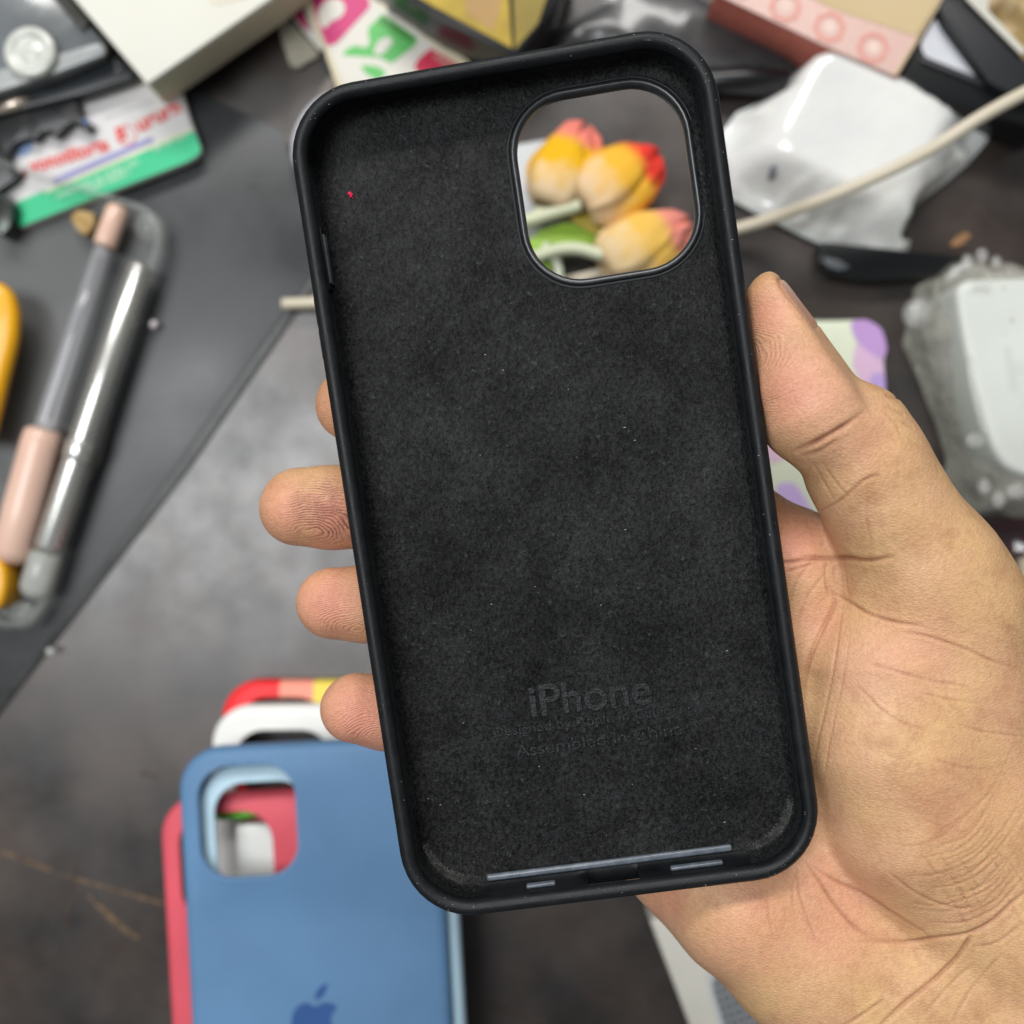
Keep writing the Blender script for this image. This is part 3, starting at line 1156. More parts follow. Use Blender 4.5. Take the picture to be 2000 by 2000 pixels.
C([(1628, 1158), (1666, 1181), (1697, 1199), (1749, 1215), (1806, 1223)], 0.5, 4, 0.75)
C([(1614, 1135), (1630, 1175), (1609, 1223), (1586, 1274), (1573, 1321), (1566, 1380)], 0.5, 4.5, 0.5)
C([(1600, 1080), (1560, 1130), (1540, 1180)], 0.25, 3.4, 0.3)
C([(1610, 1120), (1575, 1170), (1556, 1230)], 0.22, 3.2, 0.3)
C([(1530, 1120), (1570, 1106), (1600, 1098)], 0.2, 3, 0.5)
C([(1764, 1236), (1811, 1243), (1888, 1269), (1935, 1290), (2000, 1311)], 0.3, 3.4, 0.5)
C([(1697, 1295), (1749, 1311), (1821, 1331), (1899, 1342)], 0.3, 3.4, 0.35)
C([(1795, 1352), (1847, 1365), (1904, 1373)], 0.2, 3, 0.25)
C([(1671, 1336), (1718, 1383), (1769, 1414), (1821, 1430)], 0.24, 3.4, 0.3)
C([(1868, 1414), (1925, 1430), (2010, 1440)], 0.2, 3, 0.25)
C([(1820, 1480), (1880, 1500), (1960, 1502)], 0.15, 3, 0.2)
C([(1645, 1186), (1635, 1259), (1619, 1352), (1599, 1440), (1588, 1497)], 0.24, 3.2, 0.3)
C([(1660, 1240), (1645, 1330), (1620, 1450), (1605, 1540)], 0.14, 3, 0.2)
C([(1640, 1160), (1630, 1120), (1640, 1100)], 0.2, 3, 0.1)
C([(1650, 1100), (1652, 1140), (1660, 1170)], 0.15, 3, 0.1)
C([(1573, 1678), (1599, 1719), (1630, 1766), (1666, 1807), (1705, 1838)], 0.42, 3.8, 0.6)
C([(1583, 1688), (1630, 1719), (1692, 1750), (1749, 1787), (1816, 1828)], 0.4, 3.8, 0.55)
C([(1666, 1839), (1769, 1840), (1821, 1832), (1888, 1823), (1935, 1802), (1976, 1766), (2020, 1730)], 0.6, 4.5, 0.7)
C([(1899, 1823), (1868, 1870), (1821, 1916), (1769, 1958), (1715, 2010)], 0.7, 5, 0.7, 0.12)
C([(1730, 1950), (1692, 1978), (1640, 2010)], 0.45, 4.2, 0.45)
C([(1905, 1880), (1850, 1930), (1800, 1990)], 0.25, 4, 0.25)
C([(1960, 1860), (1900, 1930), (1860, 2000)], 0.25, 4, 0.25)
C([(2000, 1800), (1950, 1840), (1900, 1850)], 0.3, 4, 0.3)
C([(1557, 1683), (1562, 1745), (1583, 1807), (1596, 1839)], 0.22, 3.2, 0.4)
C([(1500, 1745), (1505, 1807), (1516, 1839)], 0.16, 3.2, 0.25)
C([(1560, 1690), (1548, 1740), (1555, 1790)], 0.12, 3, 0.2)
C([(1730, 1700), (1790, 1745), (1850, 1770), (1900, 1775)], 0.3, 3.6, 0.35)
# knuckle of the thumb
C([(1728, 768), (1745, 775), (1762, 778)], 0.35, 3.2, 0.5)
C([(1735, 790), (1750, 800), (1768, 812)], 0.3, 3.2, 0.3)
C([(1742, 820), (1765, 826), (1785, 838)], 0.25, 3.0, 0.2)
C([(1722, 800), (1745, 820), (1760, 850)], 0.2, 3.0, 0.2)
# dense wrinkles between the ball of the thumb and the wrist
r2 = random.Random(5)
Acv = [(1720, 1640), (1800, 1640), (1880, 1600), (1940, 1530), (2010, 1400)]
Bcv = [(1760, 1790), (1850, 1800), (1930, 1785), (1980, 1730), (2020, 1690)]
for i in range(17):
    f = (i + r2.uniform(-.3, .3)) / 16
    s = r2.uniform(0.0, 0.35); e = r2.uniform(0.65, 1.0)
    pts = []
    for k in range(5):
        u = (s + (e - s) * k / 4) * 4
        j = min(int(u), 3); w = u - j
        a = [Acv[j][q] * (1 - w) + Acv[j + 1][q] * w for q in (0, 1)]
        b = [Bcv[j][q] * (1 - w) + Bcv[j + 1][q] * w for q in (0, 1)]
        pts.append((a[0] * (1 - f) + b[0] * f + r2.uniform(-4, 4), a[1] * (1 - f) + b[1] * f + r2.uniform(-4, 4)))
    C(pts, r2.uniform(0.10, 0.24) * (0.6 + 0.6 * f), r2.uniform(2.6, 3.6), r2.uniform(0.12, 0.34))
for i in range(12):
    x = r2.uniform(1790, 1960); y = r2.uniform(1640, 1740)
    C([(x, y), (x + 30, y + 38), (x + 55, y + 85)], r2.uniform(0.1, 0.24), 3.0, 0.3)
# faint long lines over the ball of the thumb and the heel
for i in range(26):
    x = r2.uniform(1640, 1960); y = r2.uniform(1180, 1640); L = r2.uniform(60, 150)
    C([(x, y), (x + L * .5, y + L * .18 + r2.uniform(-5, 5)), (x + L, y + L * .34)], r2.uniform(0.02, 0.06), r2.uniform(2.6, 3.4), 0.08)
for i in range(14):
    x = r2.uniform(1480, 1760); y = r2.uniform(1760, 1960); L = r2.uniform(40, 110)
    C([(x, y), (x + L * .15, y + L * .5), (x + L * .4, y + L)], r2.uniform(0.015, 0.04), 3.0, 0.06)

# nail plate, sunk with a shallow groove round it
ctr = (_n0 + _n1) / 2
rel = HVv - ctr
u = rel @ _ax
side = np.cross(NAIL_N, _ax)
v = rel @ side
nn = HN @ NAIL_N
half_l = np.linalg.norm(_n1 - _n0) * 0.50
nd = np.sqrt((u / half_l) ** 2 + 0 * v) 
nr = np.maximum(np.abs(u) / half_l, np.abs(v) / (5.2 * mm))
nl_ = (np.abs(u / half_l) ** 4 + np.abs(v / (5.4 * mm)) ** 4) ** 0.25
isn = (nn > 0.55) & (rel @ NAIL_N > -3 * mm)
nail = np.where(isn, np.clip((1.0 - nl_) / 0.10, 0, 1), 0)
groove = np.where(isn, np.exp(-((nl_ - 1.02) / 0.07) ** 2), 0)
disp += nail * 0.06 * mm - groove * 0.16 * mm
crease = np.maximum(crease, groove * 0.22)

# broad soft unevenness of real flesh
disp += lowf * 0.22 * mm * (1 - nail)
HVv = HVv + HN * disp[:, None]

# skin colour fields: pinker pads, creases with their own redness and painted-in shade
pink = np.zeros(len(HVv))
for x, y, s, a in ((1500, 620, 55, .7), (1545, 760, 80, .75), (1510, 700, 50, .5), (560, 1000, 70, .8), (650, 1010, 70, 1.), (640, 1180, 75, .95), (700, 1400, 90, 1.), (1550, 1070, 70, .8), (1590, 1200, 60, .5),
                   (1640, 1800, 110, .55), (1480, 1800, 110, .5), (1780, 1250, 90, .35), (1900, 1550, 120, .25), (1700, 870, 60, .25), (1300, 1760, 60, .5), (640, 800, 60, .5), (1600, 1720, 60, .5)):
    pink = np.maximum(pink, a * np.exp(-(((PX - x) ** 2 + (PY - y) ** 2) / s ** 2)))
me = bpy.data.meshes.new("hand")
me.vertices.add(len(HVv)); me.vertices.foreach_set('co', HVv.astype(np.float32).ravel())
nf = len(HVf)
me.loops.add(nf * 4); me.loops.foreach_set('vertex_index', HVf.astype(np.int32).ravel())
me.polygons.add(nf)
me.polygons.foreach_set('loop_start', np.arange(0, nf * 4, 4, dtype=np.int32))
me.polygons.foreach_set('loop_total', np.full(nf, 4, dtype=np.int32))
me.update(calc_edges=True)
me.validate()
ca = me.attributes.new("skin", 'FLOAT_COLOR', 'POINT')
dat = np.stack([crease, pink, nail, np.ones(len(crease))], 1).astype(np.float32)
ca.data.foreach_set('color', dat.ravel())


def skin_material():
    m = bpy.data.materials.new("skin")
    m.use_nodes = True
    nt = m.node_tree; N = nt.nodes; Lk = nt.links
    b = N["Principled BSDF"]
    tc = N.new("ShaderNodeTexCoord")
    at = N.new("ShaderNodeAttribute"); at.attribute_name = "skin"
    sp = N.new("ShaderNodeSeparateColor"); Lk.new(at.outputs["Color"], sp.inputs[0])

    def noi(scale, detail=4, rough=0.55, vec=None, dist=0.0):
        n = N.new("ShaderNodeTexNoise")
        n.inputs["Scale"].default_value = scale; n.inputs["Detail"].default_value = detail
        n.inputs["Roughness"].default_value = rough; n.inputs["Distortion"].default_value = dist
        Lk.new(vec if vec is not None else tc.outputs["Object"], n.inputs["Vector"])
        return n.outputs["Fac"]

    def mr(fac, a, c, t0=0.0, t1=1.0):
        x = N.new("ShaderNodeMapRange")
        x.inputs["From Min"].default_value = a; x.inputs["From Max"].default_value = c
        x.inputs["To Min"].default_value = t0; x.inputs["To Max"].default_value = t1
        Lk.new(fac, x.inputs["Value"]); return x.outputs["Result"]

    def mix(f, a, c, mode='MIX'):
        x = N.new("ShaderNodeMix"); x.data_type = 'RGBA'; x.blend_type = mode
        for val, idx in ((f, 0), (a, 6), (c, 7)):
            if isinstance(val, (int, float)): x.inputs[idx].default_value = val
            elif isinstance(val, tuple): x.inputs[idx].default_value = (*val, 1)
            else: Lk.new(val, x.inputs[idx])
        return x.outputs[2]

    def mth(op, a, c=None):
        x = N.new("ShaderNodeMath"); x.operation = op
        for i, val in enumerate((a, c)):
            if val is None: continue
            if isinstance(val, (int, float)): x.inputs[i].default_value = val
            else: Lk.new(val, x.inputs[i])
        return x.outputs[0]
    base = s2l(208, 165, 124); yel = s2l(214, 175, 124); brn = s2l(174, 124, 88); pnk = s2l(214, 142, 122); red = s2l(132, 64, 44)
    c = mix(mr(noi(70, 5, 0.6), 0.40, 0.66), base, yel)
    c = mix(mr(noi(120, 6, 0.65, dist=0.6), 0.47, 0.72, 0, 0.70), c, brn)
    c = mix(mr(noi(48, 4, 0.6), 0.46, 0.66, 0, 0.55), c, s2l(216, 168, 138))
    c = mix(mth('MULTIPLY', sp.outputs[1], 0.9), c, pnk)
    c = mix(mth('MULTIPLY', sp.outputs[0], 0.75), c, red)  # crease redness, darkened so that colour also carries the shade of the lines
    c = mix(mth('MULTIPLY', sp.outputs[2], 0.75), c, s2l(222, 168, 146))
    # fine mottling
    c = mix(mr(noi(1100, 4, 0.75), 0.42, 0.7, 0, 0.30), c, s2l(150, 100, 72))
    # friction ridges on the pads: rings about the core of each fingertip, grimy on the middle finger
    ridge_h = None
    for (x, y, h, mx, my, rad, dirt, per, ang) in ((612, 1042, 4, 640, 1000, 9.5, 0.72, 0.47, -38), (690, 1236, 2, 672, 1185, 8.5, 0.2, 0.45, -35), (735, 1440, 2, 715, 1395, 8.0, 0.16, 0.45, -30),
                                                   (668, 830, 1, 650, 800, 6.5, 0.14, 0.45, -60), (1430, 700, 6, 1490, 730, 11.0, 0.12, 0.50, 15)):
        cpt = WC(x, y, h)
        mpt = WC(mx, my, h)
        sub = N.new("ShaderNodeVectorMath"); sub.operation = 'SUBTRACT'
        Lk.new(tc.outputs["Object"], sub.inputs[0]); sub.inputs[1].default_value = tuple(cpt)
        sub2 = N.new("ShaderNodeVectorMath"); sub2.operation = 'SUBTRACT'
        Lk.new(tc.outputs["Object"], sub2.inputs[0]); sub2.inputs[1].default_value = tuple(mpt)
        mp = N.new("ShaderNodeMapping")
        mp.inputs["Rotation"].default_value = (0, 0, math.radians(ang))
        mp.inputs["Scale"].default_value = (0.62, 1.08, 0.4)
        Lk.new(sub.outputs[0], mp.inputs["Vector"])
        ln = N.new("ShaderNodeVectorMath"); ln.operation = 'LENGTH'; Lk.new(mp.outputs[0], ln.inputs[0])
        dist = mth('ADD', ln.outputs["Value"], mth('MULTIPLY', mth('SUBTRACT', noi(95, 2), 0.5), 0.0055))
        rings = mth('SINE', mth('MULTIPLY', dist, 2 * math.pi / (per * mm)))
        l2 = N.new("ShaderNodeVectorMath"); l2.operation = 'LENGTH'; Lk.new(sub2.outputs[0], l2.inputs[0])
        mask = mr(l2.outputs["Value"], rad * mm, rad * 0.6 * mm, 0.0, 1.0)
        hgt = mth('MULTIPLY', rings, mask)
        ridge_h = hgt if ridge_h is None else mth('ADD', ridge_h, hgt)
        grime = mth('MULTIPLY', mth('MULTIPLY', mr(rings, 0.1, -0.8), mask), mr(noi(330, 4, 0.7), 0.36, 0.62, 0.1, 1.0))
        c = mix(mth('MULTIPLY', grime, dirt), c, s2l(70, 38, 30))
        if dirt > 0.4:
            c = mix(mth('MULTIPLY', mr(l2.outputs["Value"], 8.5 * mm, 2 * mm), mr(noi(420, 3), 0.40, 0.60, 0, 0.45)), c, s2l(128, 70, 62))
    Lk.new(c, b.inputs["Base Color"])
    b.inputs["Specular IOR Level"].default_value = 0.42
    b.inputs["Subsurface Weight"].default_value = 0.16
    b.inputs["Subsurface Scale"].default_value = 0.0022
    b.inputs["Subsurface Radius"].default_value = (1.0, 0.35, 0.2)
    Lk.new(mix(sp.outputs[2], mix(mr(noi(500), 0.3, 0.7), (0.42,) * 3, (0.60,) * 3), (0.25,) * 3), b.inputs["Roughness"])
    vo = N.new("ShaderNodeTexVoronoi"); vo.feature = 'DISTANCE_TO_EDGE'; vo.inputs["Scale"].default_value = 950
    wob = N.new("ShaderNodeMapping"); wob.inputs["Scale"].default_value = (1.0, 1.7, 1.0); wob.inputs["Rotation"].default_value = (0, 0, 0.35)
    Lk.new(tc.outputs["Object"], wob.inputs["Vector"]); Lk.new(wob.outputs["Vector"], vo.inputs["Vector"])
    vh = mr(vo.outputs["Distance"], 0.0, 0.22)
    wv = noi(420, 5, 0.7, wob.outputs["Vector"])
    keep = mth('SUBTRACT', 1.0, sp.outputs[2])
    h = mth('MULTIPLY', mth('ADD', mth('ADD', mth('MULTIPLY', vh, 0.30), mth('MULTIPLY', wv, 0.55)), mth('MULTIPLY', ridge_h, 0.22)), keep)
    bn = N.new("ShaderNodeBump"); bn.inputs["Strength"].default_value = 0.62; bn.inputs["Distance"].default_value = 0.00022
    Lk.new(h, bn.inputs["Height"]); Lk.new(bn.outputs["Normal"], b.inputs["Normal"])
    return m


hand = link("person", me, skin_material(), None, True)
tag(hand, "bare hand, palm up, gripping the black phone case between fingertips and thumb", "person")


# ------------------------------------------------------------------ the stack of phone cases, lower left
def stack_case(px, py, z_top, rot, shell_mat, label, w=78.5, l=152.0, hole=(-18.7, 54.0, 29.0, 33.5), cutter=None):
    """A case lying face down: its back, at z_top, looks at the camera."""
    root = empty("phone_case", W(px, py, z_top), math.radians(rot))
    cx, cy, hw, hh = hole
    (V, F), s = make_shell(w, l, 7.6, 12.5, (-cx, cy, hw, hh), hole_r=9.5)
    V = [(-x, y, -z) for x, y, z in V]
    o = finish(mesh_from("shell", V, F, shell_mat, root))
    tag(root, label, "phone case", "silicone phone cases stacked at the lower left")
    return root, o


M_blue = plas("blue_silicone", (94, 134, 174), 0.55, bump=0.05, bs=1500, bdist=0.0002)
M_lblue = plas("light_blue_silicone", (186, 216, 232), 0.5)
M_coral = plas("coral_silicone", (222, 88, 102), 0.55)
M_white = plas("white_silicone", (242, 242, 238), 0.5)


def rainbow():
    m = mat("rainbow_silicone", (1, 0, 0), 0.5)
    nt = m.node_tree
    tc = nt.nodes.new("ShaderNodeTexCoord"); sx = nt.nodes.new("ShaderNodeSeparateXYZ")
    nt.links.new(tc.outputs["Object"], sx.inputs[0])
    mr = nt.nodes.new("ShaderNodeMapRange"); mr.inputs["From Min"].default_value = -0.03775; mr.inputs["From Max"].default_value = 0.03775
    nt.links.new(sx.outputs[0], mr.inputs["Value"])
    r = nt.nodes.new("ShaderNodeValToRGB"); r.color_ramp.interpolation = 'CONSTANT'
    cols = [(0, (238, 36, 44)), (0.235, (240, 150, 128)), (0.385, (232, 208, 84)), (0.54, (120, 200, 70)), (0.7, (80, 150, 210)), (0.86, (120, 70, 150))]
    e = r.color_ramp.elements
    e[0].position, e[0].color = 0, (*s2l(*cols[0][1]), 1)
    e[1].position, e[1].color = cols[1][0], (*s2l(*cols[1][1]), 1)
    for p, c in cols[2:]:
        k = e.new(p); k.color = (*s2l(*c), 1)
    nt.links.new(mr.outputs[0], r.inputs[0])
    nt.links.new(r.outputs[0], nt.nodes["Principled BSDF"].inputs["Base Color"])
    return m


stack_case(662, 1780, 0.0079, 0.0, rainbow(), "rainbow striped phone case with red, peach and yellow bands, lowest and topmost-reaching of the stack")
stack_case(652, 1838, 0.0157, 0.5, M_white, "plain white phone case between the rainbow one and the blue one", hole=(-16.0, 51.4, 31.0, 33.5))
stack_case(580, 2024, 0.0278, 3.2, M_coral, "coral red phone case sticking out left of the blue case")
stack_case(655, 1974, 0.0348, 3.4, M_lblue, "pale blue phone case directly under the blue case, edge showing at its right")
blue, blue_sh = stack_case(624, 1949, 0.0391, 3.0, M_blue, "blue phone case with a dark blue fruit logo, on top of the stack")

# fruit logo on the blue case
M_logo = plas("dark_blue_print", (48, 88, 148), 0.45)


def logo(cx, cy, wpx, z, parent):
    body = [(0.0, -0.40), (0.10, -0.46), (0.22, -0.50), (0.36, -0.47), (0.46, -0.39), (0.41, -0.33), (0.35, -0.24), (0.33, -0.12), (0.35, 0.0), (0.41, 0.09), (0.49, 0.15),
            (0.45, 0.28), (0.36, 0.44), (0.26, 0.56), (0.17, 0.60), (0.08, 0.57), (0.0, 0.54), (-0.08, 0.57), (-0.17, 0.60), (-0.26, 0.56), (-0.37, 0.44), (-0.46, 0.26), (-0.51, 0.04),
            (-0.50, -0.16), (-0.44, -0.34), (-0.33, -0.45), (-0.20, -0.49), (-0.09, -0.45)]
    leaf = [(-0.02, -0.55), (0.0, -0.68), (0.07, -0.80), (0.16, -0.87), (0.25, -0.90), (0.24, -0.78), (0.18, -0.66), (0.09, -0.58)]
    for nm, pts in (("logo_body", body), ("logo_leaf", leaf)):
        L = spline([(x, y, 0) for x, y in pts + [pts[0]]], 4)[:-1]
        L = [(cx + p.x * wpx, cy + p.y * wpx) for p in L]
        o = flat_poly(nm, L, z + 0.0001, M_logo, None, th=0.0002)
        adopt2(parent, o)


def adopt2(parent, o):
    bpy.context.view_layer.update()
    mi = Matrix.Translation(parent.location) @ parent.rotation_euler.to_matrix().to_4x4()
    o.parent = parent
    o.matrix_parent_inverse = mi.inverted()
    return o


logo(616, 2004, 92, 0.0391, blue)

tg = prism("charger_block", [(458, 1612), (566, 1606), (572, 1760), (462, 1765)], 0.0165, 0.0225, plas("white_plastic", (228, 230, 226), 0.4), None, 0.0012, r=12)
tag(tg, "small white plastic block seen through the camera openings of the stack", "adapter")
gs = mesh_from("strap", *tube_mesh(spline([W(425, 1592, .0222), W(470, 1590, .0226), W(515, 1583, .0226), W(560, 1590, .0222)], 6), 0.0016, 10), plas("green_rubber", (96, 190, 30), 0.35), None, True)
tag(gs, "short bright green strap lying above the white block inside the stack", "strap")
rb = prism("tab", [(488, 1598), (545, 1592), (556, 1614), (492, 1618)], 0.0162, 0.0210, plas("maroon_plastic", (120, 24, 26), 0.4), None, 0.0004)
tag(rb, "small dark red tab between the green strap and the white block", "tab")

# ------------------------------------------------------------------ bottom: cream device with a perforated grey panel
dv = empty("speaker_box", W(1450, 1950, 0))
tag(dv, "cream plastic box with a dotted grey panel, half hidden below the wrist", "speaker")
M_cream = plas("cream_plastic", (226, 222, 210), 0.45)
body = prism("body", [(1268, 1796), (1345, 2000), (1400, 2150), (1800, 2080), (1680, 1720)], 0, 0.016, M_cream, None, 0.0016)
frame = prism("panel_frame", [(1372, 1888), (1440, 2130), (1760, 2060), (1650, 1800)], 0.0158, 0.0170, plas("pale_bezel", (205, 208, 208), 0.35), None, 0.0005, r=40)
panel = prism("panel", [(1384, 1903), (1450, 2115), (1740, 2050), (1640, 1815)], 0.0169, 0.0174, plas("grey_mesh", (112, 114, 117), 0.5), None, 0.0002, r=36)
V, F = [], []
bs_ = bmesh.new(); bmesh.ops.create_icosphere(bs_, subdivisions=1, radius=1)
sv = [v.co.copy() for v in bs_.verts]; sf = [tuple(v.index for v in f.verts) for f in bs_.faces]; bs_.free()
for i in range(18):
    for j in range(12):
        x = 1398 + i * 14 + j * 5; y = 1912 + j * 16 - i * 5.2
        c = W(x + 2, y, 0.0174); o = len(V)
        V += [(c.x + v.x * .0007, c.y + v.y * .0007, c.z + v.z * .0003) for v in sv]; F += [tuple(k + o for k in f) for f in sf]
dots = mesh_from("panel_dots", V, F, plas("grey_dots", (205, 207, 209), 0.4), None, True)
adopt(dv, body, frame, panel, dots)

# ------------------------------------------------------------------ left: clear case holding brushes
M_clear = mat("clear_plastic", (0.34, 0.36, 0.34), 0.12, c2=(0.5, 0.52, 0.5), cs=50, alpha=0.22, spec=0.7, coat=0.5, bump=0.2, bs=150)
M_clear2 = mat("clear_plastic_floor", (0.55, 0.56, 0.55), 0.22, alpha=0.10, c2=(0.45, 0.46, 0.45), cs=20, bump=0.1, bs=60)
cc = empty("clear_case", W(16, 770, 0.0024), math.radians(-17.9))
tag(cc, "clear plastic phone case lying open side up with brushes in it", "phone case")
loops, s_ = case_geometry(75.5, 147, 9.5, 12.5, None)
V, F = sweep(loops)
finish(mesh_from("bumper", V, F, M_clear, cc))
V, F = prism_pts([(x * mm, y * mm) for x, y in rrect(70, 141, 10)], 0.0002, 0.0012)
mesh_from("floor", V, F, M_clear2, cc)
for cx, cy in ((31, 67), (-31, 67), (31, -67), (-31, -67)):
    V, F = lathe([(0.2, 0), (4.2, 0.0), (5.0, 2), (5.0, 7.5), (4.0, 9.4), (0.2, 9.8)], 20)
    finish(mesh_from("corner_bumper", [((x + cx) * mm, (y + cy) * mm, z * mm) for x, y, z in V], F, M_clear, cc))

M_pinkcap = mat("pale_pink_plastic", s2l(226, 190, 172), 0.35, c2=s2l(218, 180, 160), cs=30, coat=0.3)
M_shaft = mat("smoky_clear_plastic", (0.55, 0.55, 0.58), 0.12, alpha=0.42, spec=0.7, coat=0.6)
pen = empty("brush", W(130, 700, 0.004))
tag(pen, "pale pink ended brush with a see-through shaft, in the clear case", "brush")


def rod(name, p0, p1, z0, z1, prof, m, seg=20):
    a, b = W(*p0, z0), W(*p1, z1)
    pts = [a + (b - a) * t for t, r in prof]
    return mesh_from(name, *tube_mesh(pts, [r for t, r in prof], seg), m, None, True)


adopt(pen,
      rod("cap", (88, 838), (18, 1100), .0105, .0105, [(0, .0045), (0.03, .0060), (0.1, .0064), (0.6, .0066), (0.9, .0063), (0.97, .0052), (1, .002)], M_pinkcap),
      rod("shaft", (203, 480), (88, 842), .0100, .0105, [(0, .0028), (0.5, .0033), (0.95, .0038), (1, .0038)], M_shaft),
      rod("shaft_core", (196, 500), (95, 820), .0100, .0105, [(0, .0008), (1, .0008)], plas("dark_core", (60, 60, 66), 0.3)),
      rod("tip", (232, 402), (204, 482), .0098, .0100, [(0, .0025), (0.1, .0036), (0.9, .0038), (1, .0036)], M_pinkcap))
M_silver = mat("brushed_silver", (0.78, 0.78, 0.74), 0.22, metal=0.85, c2=(0.66, 0.66, 0.62), cs=60, rough2=0.34)
tubeo = empty("metal_tube", W(180, 800, 0.004))
tag(tubeo, "shiny silver metal tube lying beside the pink ended brush", "tube")
adopt(tubeo,
      rod("barrel", (276, 515), (92, 1075), .011, .011, [(0, .0026), (0.01, .0038), (0.5, .0044), (0.98, .0045), (1, .0040)], M_silver, 28),
      rod("collar", (163, 860), (150, 900), .011, .011, [(0, .0046), (0.1, .0050), (0.9, .0050), (1, .0046)], M_silver, 28),
      rod("end_cap", (92, 1078), (66, 1165), .0105, .010, [(0, .0042), (0.1, .0052), (0.8, .0054), (1, .0040)], mat("grey_clear_cap", (0.55, 0.57, 0.53), 0.15, alpha=0.6, spec=0.7)))
bit = prism("sponge_bit", [(150, 408), (182, 414), (184, 440), (165, 462), (150, 450), (134, 424)], 0.0035, 0.009, mat("yellowed_foam", s2l(190, 164, 120), 0.8, c2=s2l(160, 128, 70), cs=250), None, 0.001, r=8)
tag(bit, "small beige crumb by the top edge of the clear case", "crumb")
clip2 = prism("printed_tag", [(200, 802), (214, 812), (196, 900), (168, 940), (158, 930), (180, 860)], 0.0035, 0.006, mat("grey_tag", s2l(120, 124, 116), 0.4, c2=s2l(90, 92, 86), cs=200), None, 0.0006, r=6)
tag(clip2, "narrow grey tag right of the silver tube inside the clear case", "tag")
bead = mesh_from("glass_bead", [tuple(W(301, 634, .004) + v * .0017) for v in sv], sf, plas("pearl", (214, 205, 208), 0.2), None, True)
tag(bead, "tiny pale bead on the board right of the clear case", "bead")
bead2 = mesh_from("glass_bead", [tuple(W(98, 1272, .0042) + v * .0014) for v in sv], sf, mat("clear_bead", (0.7, 0.72, 0.7), 0.15, alpha=.7), None, True)
tag(bead2, "tiny clear bead on the lip of the board, lower left", "bead")

# orange yellow thing at the left edge
M_or = plas("orange_plastic", (238, 172, 10), 0.4, coat=0.2)
og = prism("orange_case", [(-120, 560), (-8, 545), (18, 566), (30, 606), (28, 660), (-24, 870), (-140, 850)], 0.0125, 0.019, M_or, None, 0.0028, r=22)
tag(og, "orange yellow rounded plastic case at the left edge of the picture", "case")
og2 = prism("orange_pot", [(-60, 1088), (2, 1092), (12, 1120), (10, 1160), (-2, 1192), (-60, 1190)], 0.004, 0.016, M_or, None, 0.003, r=14)
tag(og2, "orange yellow cap below the pale pink brush end, at the left edge", "cap")

# ------------------------------------------------------------------ top left: printed packet, claw clip, blister pack, white box
pk = empty("printed_packet", W(200, 310, 0))
tag(pk, "white packet with red lettering, a purple bar and a green band", "packet")
M_pw = mat("white_card", s2l(222, 220, 218), 0.45, c2=s2l(208, 205, 205), cs=30)
pkb = prism("body", [(-40, 300), (30, 240), (335, 118), (352, 172), (394, 298), (372, 314), (34, 446), (18, 436)], 0.0023, 0.0062, M_pw, None, 0.0012, r=18)
zt = 0.0064
gb = flat_poly("green_band", [(379, 255), (394, 296), (372, 313), (34, 445), (20, 436), (28, 396)], zt, plas("green_print", (52, 196, 140), 0.4), None, r=12)
pb = flat_poly("purple_bar", [(296, 266), (301, 275), (106, 360), (101, 350)], zt + .0001, plas("purple_print", (150, 148, 200), 0.4), None, r=4)
yl = flat_poly("yellow_line", [(377, 249), (379, 254), (120, 364), (90, 378), (88, 373)], zt + .0001, plas("yellow_print", (226, 228, 190), 0.5), None)
M_red = plas("red_print", (222, 70, 64), 0.5)
M_pale = plas("pale_green_print", (176, 222, 190), 0.5)
a23 = math.radians(23.3)
objs = [pkb, gb, pb, yl,
        text_mesh("red_lettering", "vonotitorta", W(62, 338, zt), 0.0068, math.radians(17), M_red, scale=(0.86, 1)),
        text_mesh("red_lettering", "B", W(232, 276, zt), 0.0062, a23, M_red),
        text_mesh("red_lettering", "ururn", W(272, 258, zt), 0.0072, math.radians(26), M_red, scale=(0.98, 1)),
        text_mesh("small_lettering", "moturotor ta cotito ron", W(112, 388, zt + .0001), 0.0030, a23, M_pale),
        text_mesh("small_lettering", "rotot manti r", W(170, 376, zt + .0001), 0.0030, a23, M_pale),
        text_mesh("small_lettering", "tot no cira", W(300, 296, zt + .0001), 0.0028, a23, M_pale)]
c_ = W(247, 264, zt)
V, F = sweep([[(c_.x + r * math.cos(a * .2617), c_.y + r * math.sin(a * .2617), zt) for a in range(24)] for r in (0.0034, 0.0029)])
objs.append(mesh_from("red_ring", V, F, M_red))
objs.append(flat_poly("blue_patch", [(20, 290), (34, 272), (58, 270), (66, 284), (52, 304), (26, 306)], zt, plas("blue_print", (150, 178, 222), 0.5), None, r=6))
objs.append(flat_poly("red_patch", [(38, 334), (54, 330), (54, 344), (42, 346)], zt, plas("dark_red_print", (150, 24, 30), 0.5), None))
objs.append(flat_poly("grey_lines", [(200, 230), (300, 194), (302, 197), (202, 233)], zt, plas("grey_print", (190, 188, 196), 0.5), None))
adopt(pk, *objs)

